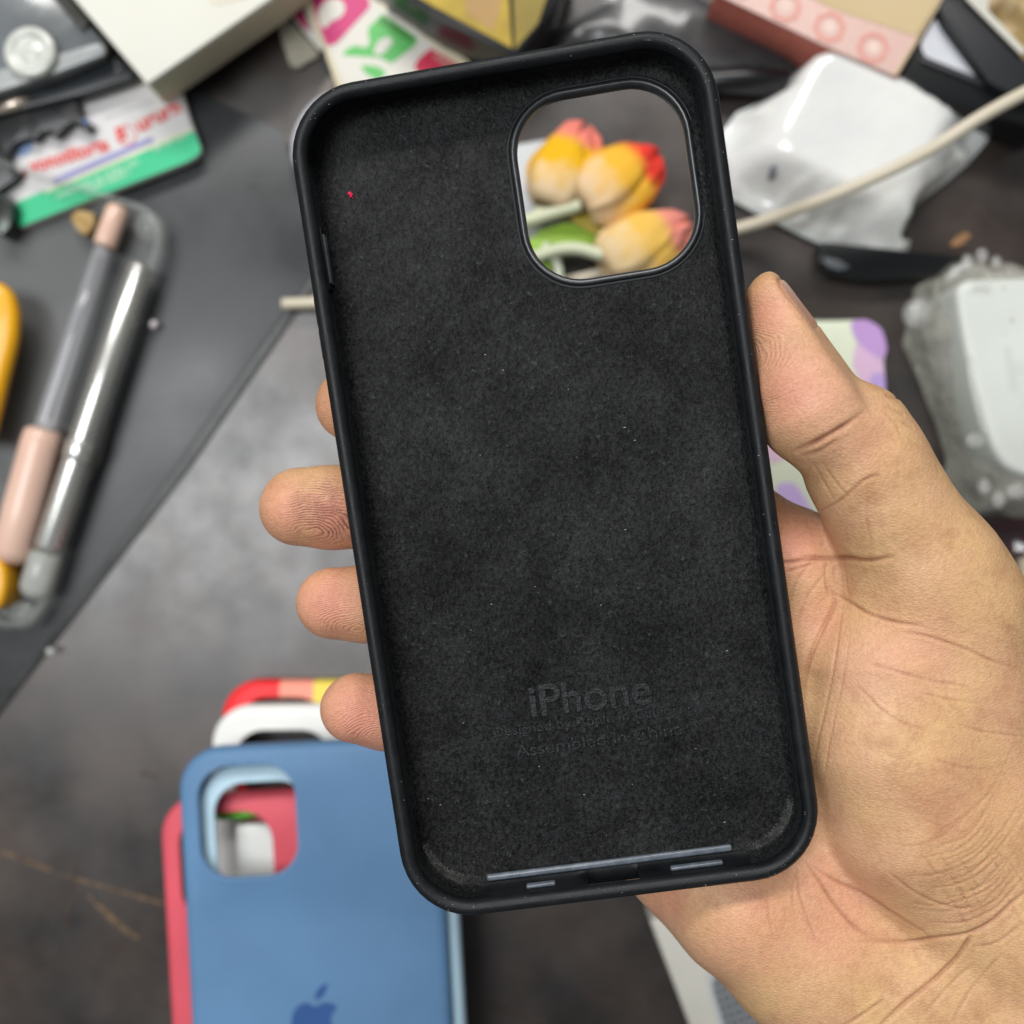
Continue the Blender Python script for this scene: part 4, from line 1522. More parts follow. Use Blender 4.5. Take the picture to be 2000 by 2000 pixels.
M_blk = plas("black_gloss_plastic", (20, 21, 23), 0.28, spec=0.5)
cl = empty("claw_clip", W(90, 240, 0.012))
tag(cl, "black plastic claw clip with curved teeth lying over the white packet", "hair clip")
jaw = prism("jaw", [(-40, 250), (-30, 226), (60, 196), (140, 168), (150, 196), (156, 228), (176, 238), (182, 248), (168, 256), (150, 244), (140, 238), (128, 248), (112, 266), (100, 266), (96, 256), (80, 258),
                    (66, 276), (56, 270), (30, 278), (14, 300), (14, 318), (40, 336), (30, 350), (0, 372), (-40, 380)], 0.0066, 0.0105, M_blk, None, 0.0012, r=8)
jaw2 = prism("spine", [(-40, 205), (10, 186), (120, 152), (216, 100), (262, 130), (262, 152), (160, 186), (-40, 236)], 0.0085, 0.0125, plas("smoky_black", (38, 42, 46), 0.3), None, 0.0015, r=14)
bar_ = mesh_from("spring_bar", *tube_mesh([W(-20, 222, .0118), W(30, 204, .0122), W(56, 194, .0120)], [.0012, .0022, .0010], 12), mat("bronze_glint", s2l(210, 196, 180), 0.25, metal=0.7), None, True)
bl_ = prism("blue_dot", [(160, 232), (172, 232), (174, 242), (162, 244)], 0.0103, 0.0109, plas("navy_print", (40, 80, 140), 0.4), None, 0.0002)
adopt(cl, jaw, jaw2, bar_, bl_)

bp = empty("blister_pack", W(60, 90, 0.017))
tag(bp, "smoky clear plastic pack at the top left corner with a white strip", "package")
M_smoke = mat("smoky_film", s2l(92, 96, 98), 0.2, c2=s2l(112, 116, 120), cs=22, spec=0.6, coat=0.5, bump=0.25, bs=60, bdist=0.001)
adopt(bp,
      prism("tray", [(-60, -60), (105, -60), (150, 20), (208, 86), (206, 108), (120, 145), (-60, 200)], 0.0127, 0.0165, M_smoke, None, 0.0015, r=14),
      prism("strip", [(-60, 150), (90, 112), (190, 82), (206, 92), (204, 106), (110, 142), (-60, 196)], 0.0164, 0.0178, mat("milky_film", s2l(176, 180, 178), 0.3, c2=s2l(146, 150, 152), cs=60, coat=0.4), None, 0.0006, r=10),
      prism("dark_edge", [(60, -60), (140, -60), (176, 40), (160, 60), (110, 0)], 0.0164, 0.018, plas("olive_dark", (48, 48, 38), 0.4), None, 0.001, r=8))
V, F = lathe([(.0001, 0), (7.8, 0), (8.2, .6), (8.2, 2.0), (7.7, 2.7), (6.4, 3.0), (5.4, 2.6), (5.0, 2.0), (3.6, 1.9), (3.0, 2.5), (1.8, 2.7), (.0001, 2.7)])
kn = mesh_from("button_knob", [(x * mm, y * mm, z * mm) for x, y, z in V], F, mat("pearly_plastic", s2l(214, 216, 208), 0.16, c2=s2l(196, 198, 190), cs=120, coat=0.8), None, True)
kn.location = W(64, 107, 0.0180)
tag(kn, "round pearly white knob with concentric rings, top left corner", "knob")

wb = empty("white_box", W(330, 60, 0.0105))
tag(wb, "plain white cardboard box lying over the packet at the top left", "box")
M_wbox = mat("white_cardboard", s2l(226, 225, 215), 0.6, c2=s2l(219, 217, 204), cs=12, bump=0.05, bs=400)
adopt(wb, prism("lid", [(287, 164), (134, -15), (60, -110), (250, -200), (620, -75), (528, -2)], 0.0235, 0.026, M_wbox, None, 0.0005),
      prism("tray", [(287, 163), (135, -14), (62, -108), (250, -198), (618, -75), (527, -2)], 0.0066, 0.0233, mat("inner_card", s2l(214, 206, 182), 0.7, c2=s2l(204, 195, 170), cs=30), None, 0.0005),
      flat_poly("label_panel", [(400, -30), (410, 12), (500, -10), (520, -60)], 0.0262, mat("beige_print", s2l(222, 212, 194), 0.6), None, r=20))

ms = prism("dark_metal_clip", [(-20, 370), (10, 378), (26, 400), (22, 440), (4, 462), (-20, 450)], 0.004, 0.012, mat("dark_steel", s2l(40, 46, 44), 0.25, metal=0.6, c2=s2l(70, 74, 70), cs=200), None, 0.002, r=8)
tag(ms, "small dark metal clip at the left edge between packet and clear case", "clip")

# ------------------------------------------------------------------ top: sticker strips, yellow box
M_strip = mat("cream_backing_paper", s2l(214, 204, 176), 0.6, c2=s2l(204, 194, 166), cs=60)
s1 = empty("sticker_strip", W(740, 80, 0.002))
tag(s1, "strip of pink, green and red stickers on cream paper behind the black case", "sticker strip", None)
zs = 0.0075
M_mag = plas("magenta_print", (206, 52, 118), 0.4); M_grn = plas("green_sticker", (92, 186, 96), 0.4); M_crs = plas("crimson_print", (204, 40, 76), 0.4)
M_sw = plas("sticker_white", (218, 214, 204), 0.4); M_dg = plas("deep_green", (66, 140, 60), 0.4)
fp = lambda n, p, m, z=zs, r=0: flat_poly(n, p, z, m, None, r=r)
adopt(s1, prism("backing", [(560, -60), (590, 0), (632, 96), (668, 200), (760, 330), (1010, 200), (910, 116), (812, 42), (732, -2), (640, -70)], 0.004, 0.0072, M_strip, None, 0.0004),
      fp("white_ground", [(606, -40), (648, 110), (690, 210), (740, 250), (905, 142), (812, 58), (728, 2), (690, -40)], M_sw, zs - .0001, 12),
      fp("pink_sticker", [(600, -40), (618, 36), (638, 90), (656, 86), (724, 12), (716, -12), (670, -40)], M_mag, zs, 8),
      fp("white_figure", [(620, 20), (636, 0), (664, -4), (676, 14), (668, 32), (644, 44), (636, 56), (624, 50)], M_sw, zs + .0001, 8),
      fp("green_sticker", [(718, 56), (747, 26), (816, 74), (812, 88), (764, 124), (742, 112), (668, 108), (676, 96), (706, 84), (722, 86)], M_grn, zs, 6),
      fp("dark_green_band", [(738, 44), (748, 28), (812, 74), (806, 84)], M_dg, zs + .0001),
      fp("white_figure", [(738, 80), (758, 70), (768, 82), (746, 108), (728, 104)], M_sw, zs + .0001, 5),
      fp("white_figure", [(690, 74), (712, 66), (724, 84), (714, 94), (694, 88)], M_sw, zs + .0001, 6),
      fp("green_arc", [(704, 126), (740, 130), (756, 142), (738, 158), (712, 142)], M_grn, zs, 6),
      fp("red_sticker", [(842, 94), (890, 124), (910, 140), (850, 190), (808, 130), (818, 114)], M_crs, zs, 4),
      fp("tan_lines", [(850, 104), (886, 126), (876, 134), (846, 112)], plas("tan_print", (190, 120, 110), 0.5), zs + .0001))
s2_ = empty("sticker_strip", W(600, 40, 0.001))
tag(s2_, "second sticker strip with a pink corner, slipped under the first by the white box", "sticker strip")
adopt(s2_, prism("backing", [(530, -40), (560, 18), (600, 70), (626, 100), (640, 80), (610, -40)], 0.0020, 0.0036, M_sw, None, 0.0003),
      flat_poly("pink_sticker", [(566, 4), (590, 14), (606, 62), (592, 52), (572, 28)], 0.0038, M_mag, None, r=4))
crc = prism("card_corner", [(538, 30), (566, 38), (618, 96), (624, 108), (598, 122), (582, 134), (566, 128), (550, 80)], 0.0005, 0.0018, mat("dull_cream_card", s2l(172, 166, 150), 0.6, c2=s2l(150, 146, 130), cs=60), None, 0.0003, r=8)
tag(crc, "dull cream card corner poking out under the sticker strips", "card")
tb = prism("thin_strip", [(646, 145), (668, 170), (600, 240), (566, 285), (556, 268)], 0.003, 0.0042, mat("brown_grey_strip", s2l(104, 94, 86), 0.45, c2=s2l(84, 76, 70), cs=80), None, 0.0003)
tag(tb, "thin brown grey strip disappearing behind the upper left corner of the black case", "strip")
tri_ = prism("paper_scrap", [(795, 42), (836, 34), (846, 66), (830, 72)], 0.0042, 0.0050, mat("scrap", s2l(170, 146, 110), 0.6, c2=s2l(150, 70, 50), cs=100), None, 0.0002)
tag(tri_, "little tan paper scrap at the edge of the sticker strip", "scrap")

yb_ = empty("yellow_box", W(940, 10, 0))
tag(yb_, "black and yellow box corner at the top edge behind the black case", "box")
M_yel = mat("yellow_card", s2l(192, 160, 8), 0.4, c2=s2l(150, 124, 6), cs=60)
adopt(yb_, prism("body", [(740, -40), (860, 40), (1008, 112), (1090, 10), (1130, -90), (900, -200)], 0.0003, 0.026, M_blk, None, 0.0006),
      flat_poly("yellow_face", [(800, -16), (850, 14), (1000, 94), (990, -60), (900, -120)], 0.0262, M_yel, None),
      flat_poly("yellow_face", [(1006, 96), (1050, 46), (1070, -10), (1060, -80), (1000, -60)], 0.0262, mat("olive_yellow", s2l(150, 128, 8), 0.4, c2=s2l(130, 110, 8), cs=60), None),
      flat_poly("tan_label", [(905, -40), (910, 24), (962, 62), (978, 20), (980, -50)], 0.0263, mat("tan_label", s2l(176, 140, 84), 0.5, c2=s2l(168, 130, 72), cs=60), None, r=6))

# ------------------------------------------------------------------ top right: dark plastic sheets, pink box, black frame
M_dkfilm = mat("dark_film", s2l(44, 44, 46), 0.33, c2=s2l(66, 65, 66), cs=26, coat=0.3, bump=0.35, bs=60, bdist=0.0012)
df = heightfield("plastic_sleeve", [tuple(W(x, y, 0.003)[:2]) for x, y in [(1020, 110), (1120, 40), (1220, -40), (1330, -30), (1440, 30), (1575, 112), (1548, 140), (1440, 150), (1300, 130), (1180, 100), (1080, 110)]],
                 lambda x, y, d: 0.0015 + min(d, 0.006) * 0.35 + 0.0012 * noise.noise(Vector((x * 90, y * 90, 0))), 0.003, M_dkfilm, None, 0.0005)
tag(df, "dark crinkled plastic sleeve between the yellow box and the pink box", "plastic sleeve")
br = mesh_from("black_marker", *tube_mesh([W(1340, 168, .005), W(1360, 162, .005), W(1450, 158, .005), W(1530, 164, .005), W(1545, 168, .005)], [.002, .0042, .0046, .0044, .002], 18), M_blk, None, True)
tag(br, "black marker lying left of the white plastic bag, behind the case corner", "marker")
kf = prism("black_cutter", [(1600, 470), (1700, 480), (1885, 500), (1880, 534), (1700, 552), (1625, 538), (1596, 508)], 0.0004, 0.0075, M_blk, None, 0.0018, r=12)
tag(kf, "black glossy cutter under the lower corner of the white bag", "cutter")
gl = prism("glint_patch", [(1610, 502), (1640, 508), (1662, 522), (1640, 528), (1614, 518)], 0.0074, 0.0084, mat("glint_grey", s2l(150, 154, 158), 0.3, metal=0.7, c2=s2l(110, 114, 118), cs=100), None, 0.0003, r=5)  # pale raised patch, painted in as the glint on the cutter's end
adopt(kf, gl)
bc = prism("crumb", [(1856, 478), (1868, 462), (1890, 452), (1898, 462), (1884, 476), (1862, 484)], 0.0002, 0.0012, mat("tan_crumb", s2l(176, 134, 96), 0.7, c2=s2l(140, 104, 70), cs=300), None, 0.0003, r=5)
tag(bc, "small tan crumb on the desk above the bubble wrapped box", "crumb")

px_ = empty("pink_box", W(1620, 40, 0))
tag(px_, "pink patterned box with flower circles and a beige inner panel, top right", "box")
M_pk = mat("pink_paper", s2l(224, 178, 170), 0.55, c2=s2l(226, 200, 188), cs=900, detail=2)
M_pside = mat("rose_side", s2l(205, 126, 110), 0.6, c2=s2l(190, 106, 92), cs=500)
M_fl = plas("salmon_print", (228, 158, 146), 0.5); M_fl2 = plas("light_pink_print", (240, 212, 200), 0.5)
top = [(1400, -12), (1614, 90), (1750, 148), (1846, -12), (1900, -110), (1500, -170)]
zt2 = 0.020
ob = [prism("side", [(1396, -14), (1612, 91), (1752, 149), (1849, -12), (1903, -112), (1496, -176)], 0.0003, zt2 - .001, M_pside, None, 0.0004),
      prism("top", top, zt2 - .0009, zt2, M_pk, None, 0.0002),
      flat_poly("inner_panel", [(1570, -10), (1640, 22), (1792, 72), (1836, -4), (1860, -60), (1600, -80)], zt2 + .0002, mat("beige_card", s2l(206, 184, 146), 0.55, c2=s2l(200, 176, 132), cs=20), None),
      flat_poly("gold_edge", [(1745, 146), (1752, 147), (1848, -12), (1840, -12)], zt2 + .0002, plas("gold_edge", (206, 184, 150), 0.4), None)]
for (x, y) in ((1450, -32), (1534, 14), (1620, 54), (1705, 94)):
    c = W(x, y, zt2)
    rr = 32 * K * (CZ - zt2)

    def ringm(r0, r1, n, amp, z):
        A = [(c.x + (r1 + amp * math.cos(n * a * .1309)) * math.cos(a * .1309), c.y + (r1 + amp * math.cos(n * a * .1309)) * math.sin(a * .1309), z) for a in range(48)]
        B = [(c.x + r0 * math.cos(a * .1309), c.y + r0 * math.sin(a * .1309), z) for a in range(48)]
        return sweep([A, B])
    ob.append(mesh_from("flower_print", *ringm(rr * .68, rr * 0.94, 8, rr * .06, zt2 + .00025), M_fl))
    ob.append(mesh_from("flower_print", *ringm(rr * .02, rr * 0.40, 8, rr * .12, zt2 + .00025), M_fl2))
adopt(px_, *ob)

bf_ = empty("black_tray", W(1880, 100, 0))
tag(bf_, "black tray with a white wedge shaped lining, top right corner", "tray")
M_mb = plas("matt_black", (30, 31, 35), 0.5)
adopt(bf_, prism("body", [(1758, 150), (1842, -8), (1884, -10), (2000, 112), (2080, 190), (2040, 260), (1990, 240), (1842, 200)], 0.0003, 0.017, M_blk, None, 0.0008),
      prism("wall", [(1834, 20), (1842, -6), (1884, -8), (2000, 112), (2080, 190), (1986, 190), (1932, 160), (1850, 50)], 0.0169, 0.0215, M_mb, None, 0.0008),
      flat_poly("white_lining", [(1826, 36), (1836, 42), (1900, 104), (1944, 168), (1932, 160), (1806, 110), (1798, 88), (1802, 76)], 0.0175, plas("white_lining", (212, 214, 220), 0.4), None, r=8),
      prism("inner_lip", [(1800, 112), (1932, 161), (1954, 176), (1950, 180), (1930, 170), (1798, 118)], 0.0169, 0.0182, plas("grey_lip", (70, 70, 74), 0.4), None, 0.0002))
gd = heightfield("gold_pouch", [tuple(W(x, y, 0.01)[:2]) for x, y in [(1905, -50), (1915, 14), (1930, 40), (1994, 104), (2060, 130), (2100, -50)]],
                 lambda x, y, d: 0.005 + min(d, 0.01) * 0.7 + 0.003 * noise.noise(Vector((x * 120, y * 260, 0))), 0.0025, mat("gold_film", s2l(122, 96, 52), 0.4, c2=s2l(186, 158, 104), cs=110, detail=2), None, 0.0005)
tag(gd, "brown and gold shiny pouch at the very top right corner", "pouch")
cp = prism("cream_card", [(1880, -40), (1888, -2), (1995, 106), (2006, 100), (1930, 20), (1935, -40)], 0.0222, 0.0230, plas("cream_paper", (216, 214, 202), 0.6), None, 0.0002)
cp2 = cp
tag(cp, "cream card edge standing along the black tray by the gold pouch", "card")

# ------------------------------------------------------------------ white plastic bag with a charger inside
M_bag = mat("milky_bag_film", s2l(240, 240, 236), 0.20, c2=s2l(230, 230, 228), cs=40, coat=0.9, alpha=0.94, bump=0.25, bs=90, bdist=0.002, spec=0.5, sss=0.3)
outl = [(1405, 290), (1416, 246), (1452, 196), (1535, 159), (1546, 138), (1575, 108), (1612, 92), (1641, 98), (1760, 145), (1800, 172), (1836, 196), (1880, 193), (1923, 197), (1974, 225), (1950, 262),
        (1916, 301), (1870, 340), (1825, 373), (1805, 392), (1797, 409), (1798, 425), (1785, 438), (1784, 449), (1802, 453), (1796, 478), (1789, 496), (1767, 520), (1720, 502), (1590, 446), (1499, 402), (1427, 362)]
wo = [tuple(W(x, y, 0.012)[:2]) for x, y in outl]
bc_ = W(1672, 262, 0.012)
ba = math.radians(-27)


def bagz(x, y, d):
    dx, dy = x - bc_.x, y - bc_.y
    u = dx * math.cos(ba) + dy * math.sin(ba); v = -dx * math.sin(ba) + dy * math.cos(ba)
    q = (abs(u / 0.0225) ** 6 + abs(v / 0.0185) ** 6) ** (1 / 6)
    e = max(q - 1.0, 0.0)
    w_ = min(max((q - 0.90) / 0.80, 0.0), 1.0)
    z = 0.0152 * (1 - w_ * w_ * (3 - 2 * w_)) + 0.0004
    an = math.atan2(v, u)
    fold = (1 - abs(noise.noise(Vector((an * 3.2, 4 + q * 0.35, 1)))) * 2.4)
    fold2 = (1 - abs(noise.noise(Vector((x * 85, y * 85, 7)))) * 3.0)
    z += min(e, 0.5) * 0.0036 * max(fold, -0.3) + 0.0007 * min(max(fold2, -0.5), 1) * min(e * 3 + 0.12, 1)
    return 0.0018 + min(d / 0.003, 1.0) * (z + 0.0012)


bag = heightfield("plastic_bag", wo, bagz, 0.0012, M_bag, None, 0.0012)
tag(bag, "white milky plastic bag puffed out by the charger inside it, crossed by the cable", "plastic bag")
ch = mesh_from("charger", *prism_pts([tuple((Matrix.Rotation(ba, 2) @ Vector(p)) + bc_.xy) for p in rrect(0.039, 0.031, 0.008)], 0.002, 0.0150), plas("white_charger_plastic", (226, 228, 224), 0.3), None)
bev(ch, 0.003, 4)
tag(ch, "white charger block inside the milky plastic bag", "charger")
for q, (x, y, a, b) in enumerate(((1514, 296, 5, 14), (1512, 332, 4, 10))):
    c = W(x, y, 0.014)
    pr = prism("plug_pin", [(x - a, y - b), (x + a, y - b), (x + a, y + b), (x - a, y + b)], 0.008, 0.0150, plas("pin_grey", (90, 94, 104), 0.3), None, 0.0004)
    adopt2(ch, pr)

# cable over the bag, running behind the black case
cab = mesh_from("cable", *tube_mesh(spline([W(2160, 110, .040), W(2080, 146, .043), W(2000, 182, .043), W(1910, 232, .040), W(1810, 296, .036), W(1700, 350, .032), W(1600, 392, .025), W(1520, 422, .014), W(1440, 446, .007),
                                                W(1335, 470, .0045), W(1220, 520, .003), W(1060, 560, .0024), W(860, 580, .0046), W(700, 588, .0054), W(552, 594, .0048)], 10), 0.00195, 14), mat("ivory_cable", s2l(214, 204, 184), 0.45, c2=s2l(204, 194, 172), cs=60), None, True)
tag(cab, "ivory white cable crossing the plastic bag and ending left of the black case", "cable")

# ------------------------------------------------------------------ right: bubble wrapped box, pastel case
bw = empty("wrapped_box", W(1960, 750, 0))
tag(bw, "white box in clear bubble wrap at the right edge, faint grey print on it", "wrapped box")
M_wrap = mat("clear_wrap", s2l(218, 216, 204), 0.08, c2=s2l(190, 188, 176), cs=60, alpha=0.46, coat=1.0, bump=1.0, bs=170, bdist=0.003, spec=0.7)
wrap_px = [(1826, 562), (1822, 545), (1835, 534), (1860, 520), (1882, 497), (1910, 488), (1933, 497), (1960, 492), (2000, 505), (2090, 510), (2240, 560), (2240, 1000), (2060, 1020), (2000, 1000), (1961, 1006), (1932, 1012), (1914, 1003), (1906, 965), (1886, 925),
           (1892, 892), (1872, 823), (1852, 776), (1840, 739), (1818, 690), (1802, 655), (1812, 610)]
wpo = [tuple(W(x, y, 0.018)[:2]) for x, y in wrap_px]
wz = lambda x, y, d: 0.004 + 0.026 * (1 - math.exp(-d / 0.0042)) + 0.0020 * noise.noise(Vector((x * 130, y * 130, 4))) + 0.0034 * abs(noise.noise(Vector((x * 200, y * 200, 1))))
wrapo = heightfield("bubble_wrap", wpo, wz, 0.0020, M_wrap, None, 0.0015)
face = [(1868, 566), (1886, 546), (2000, 541), (2220, 545), (2230, 900), (2060, 950), (1966, 918), (1940, 880), (1902, 753), (1877, 636)]
bxb = prism("box_body", face, 0.002, 0.031, plas("white_box_card", (214, 218, 211), 0.35), None, 0.0022, r=26)
prn = []
for (tx, x, y, sz) in (("MADE IN", 1966, 688, .0022), ("MODEL A", 1974, 704, .0022), ("INPUT", 1962, 742, .0018), ("100-240V", 1966, 756, .0018), ("0.5A", 1968, 770, .0018)):
    pass
M_gp = plas("grey_faint_print", (203, 207, 201), 0.5)
for k in range(11):
    for q in range(2):
        x0 = 1962 + q * 9 + k * 1.2; y0 = 676 + k * 8
        prn.append(flat_poly("faint_print", [(x0, y0), (x0 + 3 + (k * 7 + q) % 3, y0 + 1), (x0 + 4, y0 + 5), (x0 + 1, y0 + 5)], 0.0313, M_gp, None))
c = W(1992, 718, .0312)
V, F = sweep([[(c.x + r * math.cos(a * .3927), c.y + r * math.sin(a * .3927), .0312) for a in range(16)] for r in (0.0015, 0.0012)])
prn.append(mesh_from("faint_symbol", V, F, M_gp))
M_bub = mat("clear_bubble", (0.8, 0.8, 0.77), 0.05, alpha=0.20, coat=1.0, spec=0.8)
bb = []
sph = bmesh.new(); bmesh.ops.create_uvsphere(sph, u_segments=20, v_segments=12, radius=1)
uv_ = [v.co.copy() for v in sph.verts]; uf_ = [tuple(v.index for v in f.verts) for f in sph.faces]; sph.free()


def bubble(x, y, z, r, m=M_bub, sx=1.0, sz=0.6):
    c = W(x, y, z)
    return mesh_from("bubble", [(c.x + v.x * r * sx, c.y + v.y * r, c.z + v.z * r * sz) for v in uv_], uf_, m, None, True)


for (x, y, r) in ((1890, 680, 3.2), (1866, 532, 2.8), (1890, 512, 3.4), (1918, 500, 3.4), (1946, 512, 2.8), 
                  (1926, 822, 3.0), (1946, 878, 2.6), (1922, 950, 3.4), (1950, 976, 3.6), (1985, 960, 3.2), (1914, 578, 3.0), (1905, 860, 3.2)):
    bb.append(bubble(x, y, 0.029 if x > 1860 else 0.022, r * mm * 0.72, sx=1.25 if int(x) % 2 else 0.8, sz=0.4))
bigb = bubble(1792, 613, 0.010, 5.2 * mm, mat("clear_big_bubble", (0.7, 0.7, 0.69), 0.05, alpha=0.35, coat=1.0, spec=0.8, bump=0.6, bs=300, bdist=0.002), 0.95, 0.8)
folds = []  # thin film tubes added where the wrap shows highlights, standing in for glints
for pts in ([(1893, 690), (1903, 770), (1925, 850)], [(1845, 548), (1870, 528), (1894, 512)], [(1900, 562), (1918, 556), (1936, 562)]):
    folds.append(mesh_from("wrap_glint", *tube_mesh(spline([W(x, y, .0325) for x, y in pts], 5), [.0003] + [.0011] * 9 + [.0003], 8, flat=0.5), M_bub, None, True))
adopt(bw, bxb, wrapo, bigb, *prn, *bb, *folds)

pc = empty("pastel_case", W(1600, 820, 0))
tag(pc, "pastel phone case with cream, pink and lavender blobs behind the thumb", "phone case")
po = [(1420, 612), (1580, 624), (1640, 624), (1690, 622), (1722, 642), (1734, 680), (1728, 720), (1742, 900), (1660, 1060), (1600, 1072), (1520, 1030), (1400, 1010), (1380, 640)]
zc = 0.010
adopt(pc, prism("body", po, 0.0004, zc, plas("pastel_cream", (224, 230, 206), 0.35), None, 0.002, r=30),
      flat_poly("lavender_blob", [(1658, 628), (1690, 622), (1722, 640), (1733, 680), (1726, 705), (1700, 690), (1672, 668)], zc + .00015, plas("lavender_print", (196, 158, 216), 0.4), None, r=14),
      flat_poly("pink_blob", [(1672, 668), (1700, 690), (1726, 705), (1728, 745), (1690, 760), (1664, 712)], zc + .0002, plas("pink_print", (224, 188, 218), 0.4), None, r=12),
      flat_poly("lavender_blob", [(1700, 730), (1728, 728), (1732, 800), (1700, 800)], zc + .00025, plas("lavender_print_b", (190, 164, 222), 0.4), None, r=10),
      flat_poly("pink_blob", [(1480, 800), (1530, 850), (1545, 880), (1520, 906), (1490, 900), (1470, 850)], zc + .0002, plas("pink_print_b", (226, 192, 214), 0.4), None, r=14),
      flat_poly("lavender_blob", [(1512, 945), (1552, 940), (1580, 985), (1600, 1030), (1570, 1045), (1530, 1010)], zc + .0002, plas("lavender_print_c", (204, 178, 228), 0.4), None, r=16))

dkb = heightfield("black_pouch", [tuple(W(x, y, 0.006)[:2]) for x, y in [(1880, 1000), (1940, 1022), (2010, 1010), (2120, 1020), (2120, 1140), (1990, 1150), (1900, 1100)]],
                  lambda x, y, d: 0.002 + min(d, 0.006) * 0.7 + 0.003 * noise.noise(Vector((x * 160, y * 160, 8))), 0.0022, mat("black_shiny_film", s2l(34, 34, 38), 0.16, c2=s2l(80, 50, 56), cs=130, coat=0.8), None, 0.0005)
tag(dkb, "shiny black crinkled pouch just below the wrapped box", "pouch")
ct = mesh_from("cream_tube", *tube_mesh([W(2062, 1085, .018), W(2052, 1100, .018), W(2048, 1200, .018), W(2056, 1300, .018), W(2060, 1320, .018)], [.004, .0098, .0102, .0098, .004], 24), plas("cream_rubber", (214, 202, 178), 0.5), None, True)
tag(ct, "cream rounded tube at the right edge beside the ball of the thumb", "tube")

# white lilac disc peeping out at the upper left corner of the case
V, F = lathe([(.0001, 0), (12.5, 0), (15, 1.2), (15.6, 3), (14.6, 5.2), (11, 6.2), (.0001, 6.4)], 56)
dc = mesh_from("round_compact", [(x * mm, y * mm * 0.66, z * mm) for x, y, z in V], F, mat("lilac_white", s2l(196, 196, 208), 0.3, c2=s2l(206, 206, 212), cs=30, coat=0.3), None, True)
dc.location = W(640, 272, 0.0035)
dc.rotation_euler = (0, 0, math.radians(62))
tag(dc, "pale lilac rounded compact peeping out left of the case's upper corner", "compact")


# ------------------------------------------------------------------ tulips seen through the camera opening
def tulip_mat(name, c_base, c_mid, c_tip, axis):
    m = mat(name, c_base, 0.85, spec=0.2)
    nt = m.node_tree
    tc = nt.nodes.new("ShaderNodeTexCoord")
    sx = nt.nodes.new("ShaderNodeSeparateXYZ"); nt.links.new(tc.outputs["Object"], sx.inputs[0])
    n = nt.nodes.new("ShaderNodeTexNoise"); n.inputs["Scale"].default_value = 170; n.inputs["Detail"].default_value = 4
    nt.links.new(tc.outputs["Object"], n.inputs["Vector"])
    ad = nt.nodes.new("ShaderNodeMath"); ad.operation = 'MULTIPLY_ADD'; ad.inputs[1].default_value = 0.018
    nt.links.new(n.outputs["Fac"], ad.inputs[0]); nt.links.new(sx.outputs[1], ad.inputs[2])
    mr = nt.nodes.new("ShaderNodeMapRange"); mr.inputs["From Min"].default_value = -0.010; mr.inputs["From Max"].default_value = 0.030
    nt.links.new(ad.outputs[0], mr.inputs["Value"])
    r = nt.nodes.new("ShaderNodeValToRGB"); e = r.color_ramp.elements
    e[0].position, e[0].color = 0.22, (*c_base, 1)
    e[1].position, e[1].color = 0.74, (*c_tip, 1)
    k = e.new(0.44); k.color = (*c_mid, 1)
    k = e.new(0.56); k.color = (*shade(c_mid, 0.98), 1)
    nt.links.new(mr.outputs[0], r.inputs[0]); nt.links.new(r.outputs[0], nt.nodes["Principled BSDF"].inputs["Base Color"])
    return m


def tulip(px, py, z, rot, L, wd, label, m, stem, tipw=0.45):
    """Bud along local +y made of overlapping cupped petals."""
    root = empty("tulip", W(px, py, z), math.radians(rot))
    tag(root, label, "artificial flower", "artificial tulips seen through the camera opening")
    for k, (a, off) in enumerate(((0, 0), (120, .5), (240, .5), (60, -.2), (180, -.2), (300, -.2))):
        V, F = [], []
        nu, nv = 12, 9
        for i in range(nu + 1):
            t = i / nu
            prof = max(math.sin(math.pi * min((0.06 + 0.94 * t) ** 0.85, 0.999)), 0.0) ** 0.5 + 0.16 * t
            r = wd / 2 * (prof * (1 - 0.25 * t) + 0.03) * (1.0 if k < 3 else 0.88)
            y = (t - 0.5) * L * (1.0 if k < 3 else 0.96)
            for j in range(nv + 1):
                s = (j / nv - 0.5) * 2
                th = math.radians(a) + s * math.radians(66) * (1 - t ** 3.5 * 0.75)
                rr = r * (1 + 0.05 * s * s)
                nz = noise.noise_vector(Vector((t * 3.1 + k * 7 + px, s * 2.2, k * 3))) * (0.0016 * (0.3 + t))
                V.append((rr * math.cos(th) * (1 + 0.12 * math.sin(5 * s + k)) + nz.x, y - s * s * t ** 2 * L * 0.16 + nz.y, rr * math.sin(th) * 0.8 + nz.z))
        for i in range(nu):
            for j in range(nv):
                q = i * (nv + 1) + j
                F.append((q, q + 1, q + nv + 2, q + nv + 1))
        o = mesh_from("petal", V, F, m, root, True)
        md = o.modifiers.new("thick", 'SOLIDIFY'); md.thickness = 0.0006
    if stem:
        P = spline([W(*s) for s in stem], 6)
        st_ = mesh_from("stem", *tube_mesh(P, 0.0021, 10), plas("pale_green_stem", (216, 220, 188), 0.5), None, True)
        adopt2(root, st_)
    return root


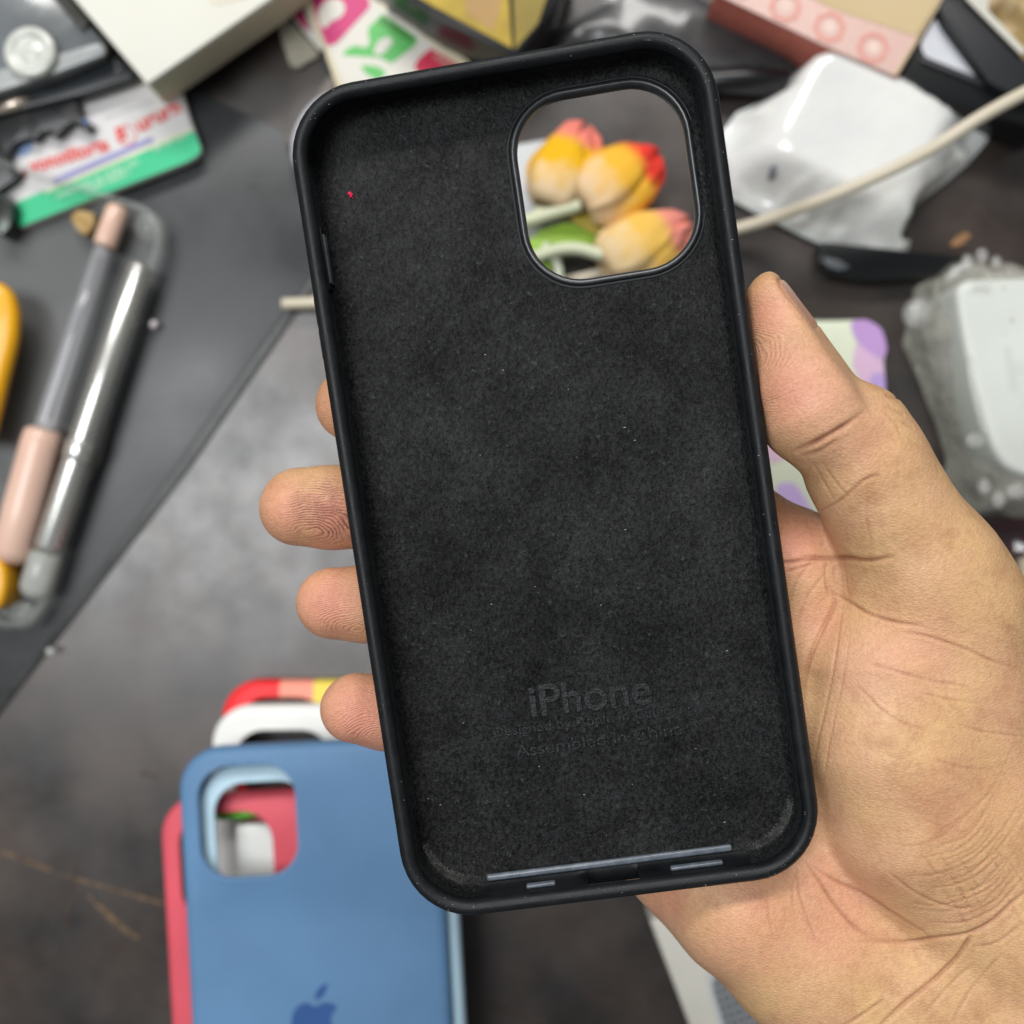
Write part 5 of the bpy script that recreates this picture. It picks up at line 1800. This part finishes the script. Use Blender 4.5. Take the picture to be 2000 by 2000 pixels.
tm1 = tulip_mat("yellow_tulip", s2l(230, 202, 162), s2l(232, 178, 32), s2l(232, 130, 116), 1)
tm2 = tulip_mat("orange_tulip", s2l(230, 198, 156), s2l(236, 180, 60), s2l(238, 66, 54), 1)
tm3 = tulip_mat("peach_tulip", s2l(232, 204, 158), s2l(236, 190, 92), s2l(238, 146, 132), 1)
tulip(1107, 325, 0.011, -22, 0.0290, 0.0225, "yellow tulip with a pink tip, upper left in the camera opening", tm1, [(1062, 412, .012), (1020, 440, .010), (960, 470, .006)])
tulip(1212, 352, 0.013, -58, 0.0300, 0.0235, "orange yellow tulip with a bright red tip, middle of the camera opening", tm2, [(1135, 400, .016), (1090, 412, .014), (1030, 430, .012), (960, 445, .010)])
tulip(1262, 478, 0.014, -62, 0.0310, 0.0225, "peach tulip at the lower right of the camera opening", tm3, [(1180, 500, .018), (1130, 486, .016), (1080, 490, .014), (1000, 520, .010)])
M_leaf = plas("leaf_green", (150, 188, 62), 0.5)
for pts, lab in (([(1040, 455), (1110, 432), (1160, 452), (1190, 470), (1130, 482), (1075, 478)], "light green leaf under the tulip stems in the camera opening"),
                 ([(1028, 462), (1060, 460), (1075, 480), (1080, 530), (1066, 540), (1040, 505)], "small green leaf at the lower left of the camera opening")):
    lf = prism("leaf", pts, 0.008, 0.0092, M_leaf, None, 0.0004, r=14)
    tag(lf, lab, "leaf")
lfy = prism("leaf", [(1110, 425), (1150, 410), (1200, 440), (1240, 450), (1190, 470), (1150, 452)], 0.0095, 0.0105, plas("leaf_olive", (186, 166, 62), 0.5), None, 0.0004, r=12)
tag(lfy, "yellow olive leaf between the middle tulip and the peach tulip", "leaf")
wst = mesh_from("flower_stalk", *tube_mesh(spline([W(1062, 478, .0105), W(1080, 500, .011), W(1090, 520, .011), W(1092, 560, .010)], 6), 0.0016, 10), plas("white_stem", (216, 222, 200), 0.5), None, True)
tag(wst, "short white stem bending down over the small green leaf", "stem")
wc = prism("white_card", [(960, 290), (1078, 270), (1132, 250), (1155, 246), (1176, 306), (1196, 380), (1180, 440), (1000, 470)], 0.0004, 0.0030, plas("cool_white_card", (200, 204, 208), 0.5), None, 0.0003)
tag(wc, "cool white card under the tulips, its corner beside the yellow tulip", "card")
